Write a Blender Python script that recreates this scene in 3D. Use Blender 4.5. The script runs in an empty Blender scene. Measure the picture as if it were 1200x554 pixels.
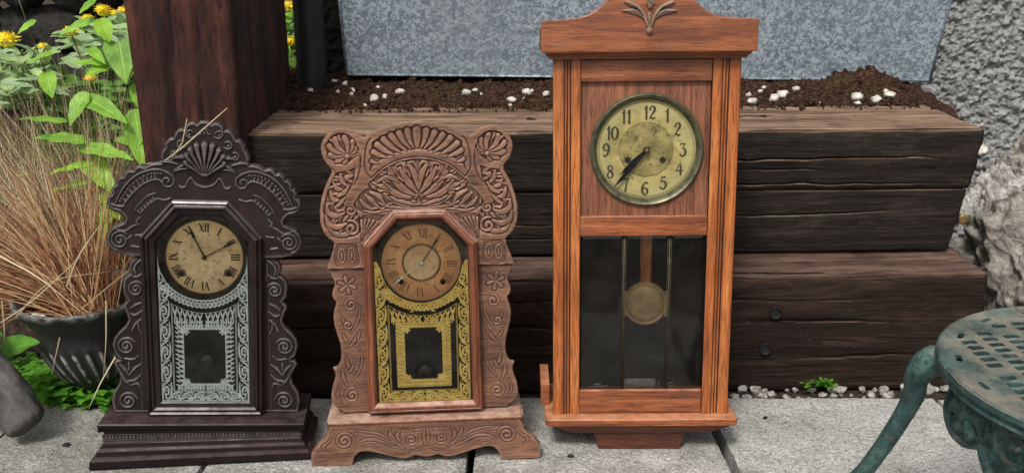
import bpy, bmesh, math, random
import numpy as np
from mathutils import Vector, Matrix, noise
random.seed(7); rng = np.random.default_rng(7)
PI = math.pi
scene = bpy.context.scene
C = scene.collection

# ------------------------------------------------------------------ camera model (units: metres)
F, TH, HC = 1150.0, math.radians(18), .905
SL = .09                                   # the paving falls gently away from the viewer
cth, sth = math.cos(TH), math.sin(TH)
def ray(px, py):
    u = (px-600)/F; v = (277-py)/F
    return Vector((u, cth+v*sth, -sth+v*cth))
EYE = Vector((0, 0, HC))
def Yp(px, py, y):                         # world point seen at a place in the photo, on the depth y
    d = ray(px, py); return EYE+d*(y/d.y)
def Gp(px, py):                            # ... on the paving
    d = ray(px, py); t = (1.5*SL-HC)/(d.z+SL*d.y); return EYE+d*t
def Zp(px, py, z):
    d = ray(px, py); return EYE+d*((z-HC)/d.z)
def gz(y): return -(y-1.5)*SL

cam = bpy.data.cameras.new('camera'); co = bpy.data.objects.new('camera', cam); C.objects.link(co)
cam.sensor_width = 36; cam.lens = 36*F/1200; cam.clip_end = 400
co.location = EYE; co.rotation_euler = (PI/2-TH, 0, 0); scene.camera = co
cam.dof.use_dof = False

# ------------------------------------------------------------------ materials
def srgb(r, g, b):
    f = lambda c: (c/255/12.92 if c/255 <= .04045 else ((c/255+.055)/1.055)**2.4)
    return (f(r), f(g), f(b), 1)
class Mat:
    def __init__(s, name):
        s.m = bpy.data.materials.new(name); s.m.use_nodes = True; s.t = s.m.node_tree; s.t.nodes.clear()
        s.out = s.t.nodes.new('ShaderNodeOutputMaterial'); s._co = None
    def n(s, typ, ins=None, out=0, **props):
        n = s.t.nodes.new('ShaderNode'+typ)
        for k, v in props.items(): setattr(n, k, v)
        for k, v in (ins or {}).items():
            if v is None: continue
            so = n.inputs[k]
            if isinstance(v, bpy.types.NodeSocket): s.t.links.new(v, so)
            else: so.default_value = v
        return n.outputs[out]
    def obj(s):
        if s._co is None: s._co = s.n('TexCoord', out=3)
        return s._co
    def map(s, scale, loc=(0,0,0), rot=(0,0,0)):
        return s.n('Mapping', {'Vector': s.obj(), 'Scale': scale, 'Location': loc, 'Rotation': rot})
    def noise(s, vec, scale, detail=4, rough=.55, dist=0, out=0):
        return s.n('TexNoise', {'Vector': vec, 'Scale': scale, 'Detail': detail, 'Roughness': rough, 'Distortion': dist}, out=out)
    def ramp(s, fac, stops, interp='LINEAR'):
        n = s.t.nodes.new('ShaderNodeValToRGB'); s.t.links.new(fac, n.inputs[0]); cr = n.color_ramp; cr.interpolation = interp
        while len(cr.elements) < len(stops): cr.elements.new(.5)
        for e, (p, c) in zip(cr.elements, stops):
            e.position = p; e.color = c if hasattr(c, '__len__') else (c, c, c, 1)
        return n.outputs[0]
    def mix(s, fac, a, b, mode='MIX'):
        n = s.t.nodes.new('ShaderNodeMix'); n.data_type = 'RGBA'; n.blend_type = mode
        for i, v in ((0, fac), (6, a), (7, b)):
            if isinstance(v, bpy.types.NodeSocket): s.t.links.new(v, n.inputs[i])
            else: n.inputs[i].default_value = v
        return n.outputs[2]
    def math(s, op, a, b=0, c=0, clamp=False):
        n = s.t.nodes.new('ShaderNodeMath'); n.operation = op; n.use_clamp = clamp
        for i, v in enumerate((a, b, c)):
            if isinstance(v, bpy.types.NodeSocket): s.t.links.new(v, n.inputs[i])
            else: n.inputs[i].default_value = v
        return n.outputs[0]
    def attr(s, name, out=2): return s.n('Attribute', out=out, attribute_name=name)
    def bump(s, h, strength=.3, dist=.001, normal=None):
        return s.n('Bump', {'Height': h, 'Strength': strength, 'Distance': dist, 'Normal': normal})
    def bsdf(s, **k):
        ren = {'color': 'Base Color', 'rough': 'Roughness', 'metal': 'Metallic', 'normal': 'Normal', 'coat': 'Coat Weight', 'coatr': 'Coat Roughness', 'spec': 'Specular IOR Level', 'sheen': 'Sheen Weight', 'sub': 'Subsurface Weight'}
        b = s.n('BsdfPrincipled', {ren[a]: v for a, v in k.items()})
        s.t.links.new(b, s.out.inputs[0]); return s.m

def wood(name, dark, mid, light, axis='x', scale=30, stretch=14, rough=.5, coat=0, cav=None, cavamt=1., hi=None, hiamt=.5, bump=.35, pores=.5, blotch=.35, spec=.5, dust=None, dlo=.55, dhi=.95):
    M = Mat(name)
    sc = {'x': (1/stretch, 1, 1), 'z': (1, 1, 1/stretch), 'y': (1, 1/stretch, 1)}[axis]
    rnd = M.n('ObjectInfo', out=5)
    v = M.n('VectorMath', {0: M.map(sc), 1: M.n('CombineXYZ', {0: M.math('MULTIPLY', rnd, 3.7), 1: M.math('MULTIPLY', rnd, 2.3), 2: M.math('MULTIPLY', rnd, 5.1)})}, operation='ADD')
    n1 = M.noise(v, scale, 6, .6, .6)
    n2 = M.noise(v, scale*7, 5, .7, .2)
    n3 = M.noise(M.obj(), 9, 4, .6)
    col = M.ramp(n1, [(.28, dark), (.5, mid), (.74, light)])
    p = M.ramp(n2, [(.36, 0.), (.52, 1.)])
    col = M.mix(pores, col, M.mix(1, col, p, 'MULTIPLY'))
    b3 = M.ramp(n3, [(.3, (1-blotch,)*3+(1,)), (.65, 1.)])
    col = M.mix(1, col, b3, 'MULTIPLY')
    pv = M.math('ADD', .84, M.math('MULTIPLY', rnd, .30)); col = M.mix(1, col, M.n('CombineColor', {0: pv, 1: M.math('MULTIPLY', pv, .99), 2: M.math('MULTIPLY', pv, .97)}), 'MULTIPLY')
    n4 = M.noise(M.map((1, 1, 1)), 3.2, 3, .5); col = M.mix(M.ramp(n4, [(.45, 0.), (.62, .35)]), col, dark)
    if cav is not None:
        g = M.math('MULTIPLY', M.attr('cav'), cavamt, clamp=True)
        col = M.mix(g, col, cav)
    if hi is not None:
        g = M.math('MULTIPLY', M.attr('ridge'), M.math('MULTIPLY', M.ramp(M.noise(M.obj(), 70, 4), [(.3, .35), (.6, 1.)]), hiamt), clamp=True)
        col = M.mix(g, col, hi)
    if dust is not None:
        nz = M.n('SeparateXYZ', {0: M.n('NewGeometry', out=1)}, out=2)
        d = M.math('MULTIPLY', M.ramp(nz, [(dlo, 0.), (dhi, 1.)]), M.ramp(M.noise(M.obj(), 35, 6, .7), [(.35, .2), (.62, .85)]))
        col = M.mix(d, col, dust)
    h = M.math('ADD', n2, M.math('MULTIPLY', n1, .6))
    nr = M.bump(h, bump, .0012)
    r = M.ramp(M.noise(M.obj(), 24, 5, .65), [(.3, max(.1, rough-.14)), (.7, min(1, rough+.14))])
    return M.bsdf(color=col, rough=r, coat=coat, coatr=.25, normal=nr, spec=spec)

def simple(name, c1, c2, scale=40, rough=.5, metal=0., bump=.2, bdist=.001, detail=6, lo=.35, hi=.65, coat=0., spec=.5):
    M = Mat(name); n1 = M.noise(M.obj(), scale, detail, .62)
    return M.bsdf(color=M.ramp(n1, [(lo, c1), (hi, c2)]), rough=rough, metal=metal, normal=M.bump(n1, bump, bdist), coat=coat, spec=spec)

W = {}
# clock 1: almost black red-brown varnish, grey wear and sky gloss painted on the crests of the carving
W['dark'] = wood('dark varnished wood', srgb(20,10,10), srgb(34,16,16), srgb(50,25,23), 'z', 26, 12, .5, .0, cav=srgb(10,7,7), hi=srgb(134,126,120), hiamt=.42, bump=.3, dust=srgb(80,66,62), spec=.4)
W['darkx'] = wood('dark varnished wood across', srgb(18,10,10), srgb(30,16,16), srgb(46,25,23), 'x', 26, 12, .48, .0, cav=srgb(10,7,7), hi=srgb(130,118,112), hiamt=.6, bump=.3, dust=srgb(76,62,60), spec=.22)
W['darkd'] = wood('dark polished door frame', srgb(18,12,12), srgb(30,18,18), srgb(44,26,25), 'z', 26, 12, .34, .25, cav=srgb(10,7,7), bump=.25, dust=srgb(150,140,136), dlo=.4, dhi=.8)
# clock 2: dry, faded pressed oak
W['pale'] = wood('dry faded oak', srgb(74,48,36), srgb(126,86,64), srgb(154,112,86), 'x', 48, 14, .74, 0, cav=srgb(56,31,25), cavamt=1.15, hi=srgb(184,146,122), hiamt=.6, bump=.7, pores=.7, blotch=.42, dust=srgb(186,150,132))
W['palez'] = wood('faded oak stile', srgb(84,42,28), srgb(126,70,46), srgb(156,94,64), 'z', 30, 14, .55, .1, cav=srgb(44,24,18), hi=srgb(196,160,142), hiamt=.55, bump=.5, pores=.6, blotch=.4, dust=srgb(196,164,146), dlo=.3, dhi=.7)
# clock 3: varnished orange oak
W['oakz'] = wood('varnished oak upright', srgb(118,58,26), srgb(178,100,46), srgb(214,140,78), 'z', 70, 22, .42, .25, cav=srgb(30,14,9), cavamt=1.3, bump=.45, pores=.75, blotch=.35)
W['oakx'] = wood('varnished oak across', srgb(98,50,28), srgb(154,86,48), srgb(190,118,72), 'x', 72, 20, .46, .2, cav=srgb(34,15,9), bump=.45, pores=.75, blotch=.35, dust=srgb(200,142,108))
W['oakp'] = wood('oak panel', srgb(88,50,34), srgb(134,82,56), srgb(160,104,76), 'z', 80, 16, .5, .1, bump=.4, pores=.7, blotch=.3)
W['oakshade'] = wood('underside oak with painted shade', srgb(60,28,18), srgb(98,50,30), srgb(124,68,42), 'x', 70, 20, .6, 0, bump=.4, pores=.7, blotch=.4)  # darker oak copy: the shade beneath the shelf is put into the colour
W['inside'] = simple('dark clock interior', srgb(30,26,22), srgb(46,40,34), 8, .8)
W['ironb'] = simple('blued steel hand', srgb(16,18,22), srgb(34,36,40), 90, .45, .6)
W['ink'] = simple('black dial paint', srgb(40,32,22), srgb(62,52,36), 150, .7)
W['inkf'] = simple('faded brown dial print', srgb(96,66,44), srgb(142,104,70), 90, .8)
W['inkd'] = simple('dark brown dial print', srgb(46,34,24), srgb(74,56,38), 90, .8)
W['bronze'] = simple('dull dark bronze ring', srgb(46,42,32), srgb(78,72,54), 60, .42, .6)
W['verd'] = simple('greenish brass ring', srgb(70,72,58), srgb(118,114,88), 60, .45, .6)
W['brass'] = simple('tarnished brass', srgb(110,92,58), srgb(168,142,96), 40, .42, .7)
W['bob'] = simple('dull brown brass', srgb(150,122,88), srgb(196,164,122), 28, .5, .3)
W['came'] = simple('dark brass strip', srgb(44,40,28), srgb(78,70,48), 60, .5, .5)
W['tin'] = simple('grey tin plate', srgb(128,126,118), srgb(178,176,166), 80, .5, .5)
W['hole'] = simple('black winding hole', srgb(12,11,10), srgb(18,16,14), 60, .8)
W['silver'] = simple('silver painted stencil', srgb(206,212,208), srgb(240,246,242), 120, .55)
W['gold'] = simple('gold painted stencil', srgb(226,184,84), srgb(255,226,124), 70, .55, .0)
W['white'] = simple('pale worn hand', srgb(222,214,194), srgb(245,240,222), 90, .5, .3)

def dial_mat(name, c0, c1, c2, spot, s1=28, s2=110, metal=0., rough=.7, edge=None, er=.06, cen=(0,0)):
    M = Mat(name)
    a = M.noise(M.obj(), s1, 6, .65, .3); b = M.noise(M.obj(), s2, 5, .7)
    col = M.ramp(a, [(.3, c0), (.5, c1), (.7, c2)])
    col = M.mix(M.ramp(b, [(.53, 0.), (.66, .85)]), col, spot)
    col = M.mix(M.ramp(M.noise(M.obj(), s1*.55, 3), [(.5, 0.), (.72, .5)]), col, spot)
    if edge is not None: col = M.mix(M.ramp(M.attr('rad'), [(.6, 0.), (1., .8)]), col, edge)
    return M.bsdf(color=col, rough=rough, metal=metal, normal=M.bump(b, .15, .0006))
W['dial1'] = dial_mat('aged cream dial paper', srgb(208,174,122), srgb(244,214,158), srgb(252,232,182), srgb(170,126,86), edge=srgb(206,168,108))
W['dial2'] = dial_mat('browned dial paper', srgb(214,146,92), srgb(240,178,116), srgb(250,204,144), srgb(176,122,84), edge=srgb(184,132,88))
W['dial2c'] = dial_mat('tan dial centre', srgb(214,172,122), srgb(232,194,140), srgb(240,208,160), srgb(188,140,100))
W['dial3'] = dial_mat('tarnished brass dial', srgb(118,108,60), srgb(164,150,92), srgb(188,176,120), srgb(112,102,62), s1=16, s2=80, metal=.25, rough=.5, edge=srgb(172,164,116))
W['dial3c'] = dial_mat('dark brushed dial centre', srgb(106,98,58), srgb(148,136,82), srgb(172,160,102), srgb(80,72,44), s1=30, s2=90, metal=.3, rough=.5)

def glass_mat(name, tint, refl=.9, dirt=.06):
    M = Mat(name)
    fr = M.n('Fresnel', {'IOR': 1.45})
    tr = M.n('BsdfTransparent', {'Color': tint}); gl = M.n('BsdfGlossy', {'Roughness': .06, 'Color': (refl,)*3+(1,)})
    df = M.n('BsdfDiffuse', {'Color': (.5, .49, .46, 1)})
    d = M.math('MULTIPLY', M.ramp(M.noise(M.obj(), 30, 6, .7), [(.42, .1), (.78, 1.)]), dirt)
    a = M.n('MixShader', {0: fr, 1: tr, 2: gl}); b = M.n('MixShader', {0: d, 1: a, 2: df})
    M.t.links.new(b, M.out.inputs[0]); return M.m
W['glass'] = glass_mat('dusty old glass', (.97, .98, .97, 1), refl=.5, dirt=.03)
W['glass3'] = glass_mat('bevelled door glass', (.9, .92, .9, 1), refl=.9, dirt=.022)

def sleeper_mat(name, d, m, l, top, topd):
    M = Mat(name)
    v = M.map((.09, 1, 1)); n1 = M.noise(v, 26, 8, .68, .8); n2 = M.noise(v, 150, 5, .7); n3 = M.noise(M.obj(), 7, 5, .6)
    col = M.ramp(n1, [(.3, d), (.52, m), (.72, l)])
    col = M.mix(M.ramp(n3, [(.42, 0.), (.66, .75)]), col, m)
    col = M.mix(1, col, M.ramp(n2, [(.3, (.55,.55,.55,1)), (.5, 1.)]), 'MULTIPLY')
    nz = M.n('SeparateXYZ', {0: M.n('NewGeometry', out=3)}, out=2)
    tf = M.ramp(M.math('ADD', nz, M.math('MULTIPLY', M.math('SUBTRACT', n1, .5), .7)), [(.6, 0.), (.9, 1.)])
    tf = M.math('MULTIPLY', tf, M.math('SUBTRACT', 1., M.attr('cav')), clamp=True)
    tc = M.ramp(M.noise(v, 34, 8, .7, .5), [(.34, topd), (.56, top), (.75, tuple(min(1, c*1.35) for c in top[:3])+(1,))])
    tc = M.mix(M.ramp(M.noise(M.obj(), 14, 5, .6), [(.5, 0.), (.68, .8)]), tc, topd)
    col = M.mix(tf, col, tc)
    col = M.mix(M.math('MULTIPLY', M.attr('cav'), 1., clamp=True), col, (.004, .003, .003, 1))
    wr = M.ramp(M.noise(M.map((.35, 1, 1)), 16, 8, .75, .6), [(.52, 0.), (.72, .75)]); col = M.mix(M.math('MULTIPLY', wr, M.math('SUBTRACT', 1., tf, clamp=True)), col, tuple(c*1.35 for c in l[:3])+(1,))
    dk = M.ramp(M.noise(M.map((.05, 1, 1.3), (3, 1, 2)), 60, 4, .8, 1.), [(.36, .85), (.44, 0.)]); col = M.mix(dk, col, (.006, .005, .004, 1))
    sp = M.ramp(M.noise(M.obj(), 240, 2, .5), [(.74, 0.), (.76, .5)])
    col = M.mix(sp, col, srgb(150,142,130))
    return M.bsdf(color=col, rough=.86, normal=M.bump(M.math('ADD', n2, M.math('MULTIPLY', n1, 2.)), 1., .005), spec=.12)
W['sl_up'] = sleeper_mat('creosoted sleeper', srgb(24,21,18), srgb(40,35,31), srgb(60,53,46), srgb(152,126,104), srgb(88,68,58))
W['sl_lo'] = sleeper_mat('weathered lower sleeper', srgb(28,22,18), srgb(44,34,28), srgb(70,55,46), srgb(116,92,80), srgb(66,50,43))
W['post'] = wood('red brown post', srgb(38,20,16), srgb(76,40,30), srgb(112,64,48), 'z', 18, 6, .75, 0, cav=srgb(10,6,5), bump=1., pores=.75, blotch=.7, spec=.3)

def slab_mat():
    M = Mat('speckled granite paving'); o = M.obj()
    a = M.noise(o, 330, 3, .6); b = M.noise(o, 150, 4, .6); c = M.noise(o, 6, 5, .6)
    col = M.ramp(b, [(.3, srgb(156,154,149)), (.5, srgb(198,196,190)), (.66, srgb(224,222,216))])
    col = M.mix(M.ramp(a, [(.36, .85), (.46, 0.)]), col, srgb(82,82,80))
    col = M.mix(M.ramp(a, [(.6, 0.), (.68, .8)]), col, srgb(230,228,224))
    col = M.mix(1, col, M.ramp(c, [(.3, (.78,.78,.76,1)), (.62, 1.)]), 'MULTIPLY')
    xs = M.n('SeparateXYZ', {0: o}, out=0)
    df = M.ramp(M.math('ADD', M.noise(o, 11, 7, .68), M.math('MULTIPLY', M.math('SUBTRACT', .35, xs), .16)), [(.42, 0.), (.68, .62)])  # mottled dirt, plus shade around the clocks painted in, stronger to the left
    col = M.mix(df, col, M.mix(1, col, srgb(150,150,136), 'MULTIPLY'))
    col = M.mix(M.ramp(M.noise(o, 75, 6, .75), [(.66, 0.), (.72, .7)]), col, srgb(84,78,66))
    h = M.math('ADD', a, M.math('MULTIPLY', M.noise(o, 60, 5, .65), 2.))
    return M.bsdf(color=col, rough=.9, normal=M.bump(h, 1., .004), spec=.2)
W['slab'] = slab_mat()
W['soil'] = simple('dark crumbly soil', srgb(34,24,19), srgb(98,76,62), 95, .95, 0, 1., .012, 10, .33, .68, spec=.2)
def soilmat():
    M = Mat('crumbly planting soil'); o = M.obj(); a = M.noise(o, 120, 10, .7); b = M.noise(o, 40, 6, .7)
    col = M.ramp(a, [(.34, srgb(30,21,17)), (.52, srgb(66,46,36)), (.7, srgb(120,96,78))])
    col = M.mix(M.ramp(b, [(.58, 0.), (.7, .6)]), col, srgb(112,84,52)); col = M.mix(M.ramp(M.noise(o, 9, 4), [(.58, 0.), (.7, .4)]), col, srgb(74,76,34))
    return M.bsdf(color=col, rough=1., normal=M.bump(a, 1., .012), spec=.08)
W['soil'] = soilmat()
W['earth'] = simple('dim bed earth', srgb(34,26,21), srgb(94,78,64), 60, .95, 0, 1., .02, 10, .35, .7, spec=.2)
W['pebble'] = simple('white pebble', srgb(146,138,126), srgb(212,207,198), 60, .7, bump=.5, bdist=.003)
W['gravel'] = simple('pale grey gravel stone', srgb(96,92,86), srgb(178,174,166), 60, .85, bump=.8, bdist=.005)
W['rock'] = simple('pale rough rock', srgb(112,110,104), srgb(204,201,193), 40, .9, bump=1., bdist=.02, detail=10, lo=.32)
W['rockb'] = simple('brown grey boulder', srgb(92,88,80), srgb(178,171,160), 34, .9, bump=1., bdist=.03, detail=12, lo=.32)
W['darkrock'] = simple('dark grey weathered wood', srgb(40,38,36), srgb(84,80,76), 26, .7, bump=.7, bdist=.008, detail=8)
def stucco(name, c0, c1, sc):
    M = Mat(name); o = M.obj(); a = M.noise(o, sc, 8, .7, .4); b = M.n('TexVoronoi', {'Vector': o, 'Scale': sc*1.3}, feature='SMOOTH_F1')
    h = M.math('ADD', M.math('MULTIPLY', a, 1.3), M.math('MULTIPLY', b, .7))
    return M.bsdf(color=M.ramp(h, [(.5, c0), (1.05, c1)]), rough=.95, normal=M.bump(h, 1., .03), spec=.2)
W['stucco'] = stucco('rough grey render', srgb(84,85,85), srgb(196,196,194), 48)
W['stuccoshade'] = stucco('shade-painted rough wall', srgb(22,22,21), srgb(60,58,54), 26)  # darker copy of the render, shade put into its colour
def galv():
    M = Mat('galvanised spangle'); o = M.obj()
    w = M.n('VectorMath', {0: o, 1: M.n('VectorMath', {0: M.noise(o, 60, 3, out=1), 'Scale': .012}, operation='SCALE')}, operation='ADD')
    v = M.n('TexVoronoi', {'Vector': w, 'Scale': 200.}, out=1); v2 = M.n('TexVoronoi', {'Vector': w, 'Scale': 95.}, out=1)
    bw = M.n('SeparateColor', {0: v}); bw2 = M.n('SeparateColor', {0: v2})
    f = M.math('ADD', M.math('MULTIPLY', bw, .6), M.math('MULTIPLY', bw2, .4))
    col = M.ramp(f, [(.2, srgb(96,110,122)), (.5, srgb(134,148,157)), (.78, srgb(178,190,197))])
    col = M.mix(M.ramp(M.noise(o, 3, 5), [(.4, 0.), (.7, .4)]), col, srgb(132,140,146))
    return M.bsdf(color=col, rough=M.ramp(f, [(.1, .62), (.9, .42)]), metal=.35, normal=M.bump(f, .12, .0008))
W['galv'] = galv()
W['pipe'] = simple('black plastic pipe', srgb(24,25,27), srgb(34,35,37), 20, .45)
def iron():
    M = Mat('verdigris painted iron'); o = M.obj(); a = M.noise(o, 26, 7, .65, .3); b = M.noise(o, 140, 5, .7)
    col = M.ramp(a, [(.3, srgb(24,46,46)), (.5, srgb(46,76,74)), (.7, srgb(86,116,108))])
    col = M.mix(M.ramp(b, [(.52, 0.), (.64, .7)]), col, srgb(24,40,38))
    nz = M.n('SeparateXYZ', {0: M.n('NewGeometry', out=1)}, out=2)
    t = M.math('MULTIPLY', M.ramp(nz, [(.6, 0.), (.9, 1.)]), M.ramp(M.noise(o, 15, 7, .7), [(.42, .1), (.66, .8)]))
    col = M.mix(t, col, srgb(150,136,118))
    col = M.mix(M.ramp(M.noise(o, 60, 6, .7), [(.6, 0.), (.66, .6)]), col, srgb(120,82,62))
    return M.bsdf(color=col, rough=.55, metal=.15, normal=M.bump(M.math('ADD', a, b), .5, .003))
W['iron'] = iron()
def urnm():
    M = Mat('black urn with worn silver'); o = M.obj(); a = M.noise(o, 45, 7, .7); 
    f = M.math('MULTIPLY', M.ramp(M.attr('ridge'), [(.6, 0.), (.95, 1.)]), M.ramp(a, [(.42, 0.), (.56, 1.)]))
    col = M.mix(f, srgb(30,30,29), srgb(150,148,142))
    return M.bsdf(color=col, rough=.6, normal=M.bump(a, .4, .003))
W['urn'] = urnm()
def leafm(name, c0, c1, tr=.35, rough=.5):
    M = Mat(name)
    uv = M.n('Attribute', out=1, attribute_name='luv'); sx = M.n('SeparateXYZ', {0: uv}, out=0); sy = M.n('SeparateXYZ', {0: uv}, out=1)
    ax = M.math('ABSOLUTE', sx)
    vein = M.math('SINE', M.math('MULTIPLY', M.math('SUBTRACT', sy, M.math('MULTIPLY', ax, .45)), 38.))
    vv = M.ramp(vein, [(.86, 0.), (1., 1.)]); mid = M.ramp(ax, [(.03, 1.), (.09, 0.)])
    vt = M.math('MAXIMUM', M.math('MULTIPLY', vv, .55), mid)
    col = M.ramp(M.noise(M.obj(), 30, 4), [(.3, c0), (.7, c1)])
    hue = M.attr('tone')
    col = M.mix(hue, col, M.mix(1, col, (1.35, 1.25, .5, 1), 'MULTIPLY'))
    col = M.mix(M.math('MULTIPLY', vt, .35), col, tuple(min(1, c*2.1) for c in c1[:3])+(1,))
    p = M.n('BsdfPrincipled', {'Base Color': col, 'Roughness': rough, 'Normal': M.bump(M.math('MULTIPLY', vt, -1.), .5, .002), 'Specular IOR Level': .35})
    t = M.n('BsdfTranslucent', {'Color': M.mix(1, col, (1.3, 1.5, .5, 1), 'MULTIPLY')})
    M.t.links.new(M.n('MixShader', {0: tr, 1: p, 2: t}), M.out.inputs[0]); return M.m
W['leaf'] = leafm('fresh green leaf', srgb(88,138,50), srgb(152,198,86))
W['leafg'] = leafm('grey green leaf', srgb(104,134,100), srgb(164,188,148), .25)
W['leafd'] = leafm('deep green leaf', srgb(56,96,40), srgb(100,146,62), .3)
W['clover'] = leafm('clover green leaf', srgb(58,112,36), srgb(104,160,56), .35)
def blade(name, c0, c1, c2):
    M = Mat(name); t = M.attr('tone')
    col = M.ramp(t, [(0., c0), (.5, c1), (1., c2)])
    return M.bsdf(color=col, rough=.7, spec=.25)
W['dry'] = blade('dry russet grass blade', srgb(70,38,24), srgb(136,90,60), srgb(204,170,124))
W['straw'] = blade('pale straw blade', srgb(96,78,54), srgb(156,134,98), srgb(214,202,168))
W['stem'] = simple('brown green stem', srgb(64,54,32), srgb(96,98,48), 60, .6)
W['yellow'] = simple('marigold yellow petals', srgb(255,226,20), srgb(255,244,110), 120, .6, bump=.8, bdist=.004)
W['darkbg'] = simple('dim stacked stone', srgb(14,13,11), srgb(52,49,42), 26, .95, bump=1., bdist=.03, detail=8)

# ------------------------------------------------------------------ object helpers
def tag(o, label=None, cat=None, group=None, kind=None):
    if label: o['label'] = label
    if cat: o['category'] = cat
    if group: o['group'] = group
    if kind: o['kind'] = kind
    return o
def empty(name, loc=(0,0,0), M=None):
    o = bpy.data.objects.new(name, None); C.objects.link(o); o.empty_display_size = .05
    if M is not None: o.matrix_world = M
    else: o.location = loc
    return o
def mesh_obj(name, verts, faces, mat, parent=None, smooth=False, attrs=None, M=None):
    me = bpy.data.meshes.new(name); me.from_pydata([tuple(v) for v in verts], [], [tuple(f) for f in faces])
    me.materials.append(mat)
    if smooth: me.shade_smooth()
    for k, (ty, data) in (attrs or {}).items():
        a = me.attributes.new(k, ty, 'POINT')
        a.data.foreach_set('value' if ty == 'FLOAT' else 'vector', np.asarray(data, dtype=np.float32).ravel())
    o = bpy.data.objects.new(name, me); C.objects.link(o)
    if parent: o.parent = parent
    if M is not None: o.matrix_world = M
    return o
class MB:                                   # collects simple solids into ONE mesh
    def __init__(s): s.v = []; s.f = []; s.tone = []
    def add(s, v, f, tone=0):
        b = len(s.v); s.v += [Vector(p) for p in v]; s.f += [tuple(i+b for i in q) for q in f]; s.tone += [tone]*len(v)
    def box(s, x0, x1, y0, y1, z0, z1, bev=0):
        if bev <= 0:
            s.add([(x,y,z) for x in (x0,x1) for y in (y0,y1) for z in (z0,z1)], [(0,1,3,2),(4,6,7,5),(0,4,5,1),(2,3,7,6),(0,2,6,4),(1,5,7,3)]); return
        bm = bmesh.new(); bmesh.ops.create_cube(bm, size=1)
        for v in bm.verts: v.co = Vector((x0+(v.co.x+.5)*(x1-x0), y0+(v.co.y+.5)*(y1-y0), z0+(v.co.z+.5)*(z1-z0)))
        bmesh.ops.bevel(bm, geom=bm.edges[:], offset=bev, segments=2, affect='EDGES', profile=.6)
        s.frombm(bm)
    def frombm(s, bm):
        bm.verts.index_update(); s.add([v.co.copy() for v in bm.verts], [[v.index for v in f.verts] for f in bm.faces]); bm.free()
    def tube(s, pts, rs, n=10, cap=True, tone=0):
        pts = [Vector(p) for p in pts]; rs = rs if hasattr(rs, '__len__') else [rs]*len(pts)
        ring = []; up = Vector((0.13, .2, 1)).normalized()
        for i, p in enumerate(pts):
            t = (pts[min(i+1, len(pts)-1)]-pts[max(i-1, 0)]).normalized()
            a = t.cross(up)
            if a.length < .1: a = t.cross(Vector((1, 0, 0)))
            a.normalize(); b = t.cross(a)
            ring.append([p+(a*math.cos(2*PI*k/n)+b*math.sin(2*PI*k/n))*rs[i] for k in range(n)])
        v = [q for r in ring for q in r]; f = []
        for i in range(len(pts)-1):
            for k in range(n): f.append((i*n+k, i*n+(k+1)%n, (i+1)*n+(k+1)%n, (i+1)*n+k))
        if cap: f.append(tuple(range(n-1, -1, -1))); f.append(tuple(range((len(pts)-1)*n, len(pts)*n)))
        s.add(v, f, tone)
    def lathe(s, prof, c, n=64, axis='y'):   # prof: (radius, height along axis); closed=False
        v = []; f = []
        for r, h in prof:
            for k in range(n):
                a = 2*PI*k/n; x, y = r*math.cos(a), r*math.sin(a)
                v.append({'y': (c[0]+x, c[1]+h, c[2]+y), 'z': (c[0]+x, c[1]+y, c[2]+h), 'x': (c[0]+h, c[1]+x, c[2]+y)}[axis])
        for i in range(len(prof)-1):
            for k in range(n): f.append((i*n+k, i*n+(k+1)%n, (i+1)*n+(k+1)%n, (i+1)*n+k))
        s.add(v, f)
    def prism(s, poly, y0, y1):              # poly in (x,z), extruded along y
        n = len(poly); v = [(x, y0, z) for x, z in poly]+[(x, y1, z) for x, z in poly]
        s.add(v, [tuple(range(n)), tuple(range(2*n-1, n-1, -1))]+[(k, k+n, (k+1)%n+n, (k+1)%n) for k in range(n)])
    def build(s, name, mat, parent=None, smooth=False, angle=None, M=None, attrs=None):
        o = mesh_obj(name, s.v, s.f, mat, parent, smooth or angle is not None, attrs, M)
        bm = bmesh.new(); bm.from_mesh(o.data); bmesh.ops.recalc_face_normals(bm, faces=bm.faces)
        if angle is not None:
            for e in bm.edges:
                if len(e.link_faces) == 2 and e.calc_face_angle(0) > math.radians(angle): e.smooth = False
        bm.to_mesh(o.data); bm.free()
        return o
def sweep_poly(poly, prof):
    """mitred moulding round a convex closed polygon in (x,z); prof = [(inset, height towards viewer)]"""
    n = len(poly); P = [Vector(p) for p in poly]
    area = sum(P[i].x*P[(i+1)%n].y-P[(i+1)%n].x*P[i].y for i in range(n))
    if area < 0: P.reverse()
    rings = []
    for ins, h in prof:
        r = []
        for i in range(n):
            a, b, c = P[i-1], P[i], P[(i+1)%n]
            d1 = (b-a).normalized(); d2 = (c-b).normalized(); n1 = Vector((-d1.y, d1.x)); n2 = Vector((-d2.y, d2.x))
            m = (n1+n2)/(1+n1.dot(n2)); q = b+m*ins; r.append((q.x, -h, q.y))
        rings.append(r)
    v = [q for r in rings for q in r]; f = []
    for i in range(len(prof)-1):
        for k in range(n): f.append((i*n+k, i*n+(k+1)%n, (i+1)*n+(k+1)%n, (i+1)*n+k))
    return v, f

def cr(pts, m=8):                            # Catmull-Rom resample
    p = [np.array(q, float) for q in pts]
    if len(p) < 3: return np.array([p[0]+(p[-1]-p[0])*t for t in np.linspace(0, 1, m+1)])
    q = [2*p[0]-p[1]]+p+[2*p[-1]-p[-2]]; out = []
    for i in range(1, len(q)-2):
        a, b, c, d = q[i-1:i+3]
        for t in np.linspace(0, 1, m, endpoint=False):
            out.append(.5*((2*b)+(-a+c)*t+(2*a-5*b+4*c-d)*t*t+(-a+3*b-3*c+d)*t**3))
    out.append(p[-1]); return np.array(out)

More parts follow.
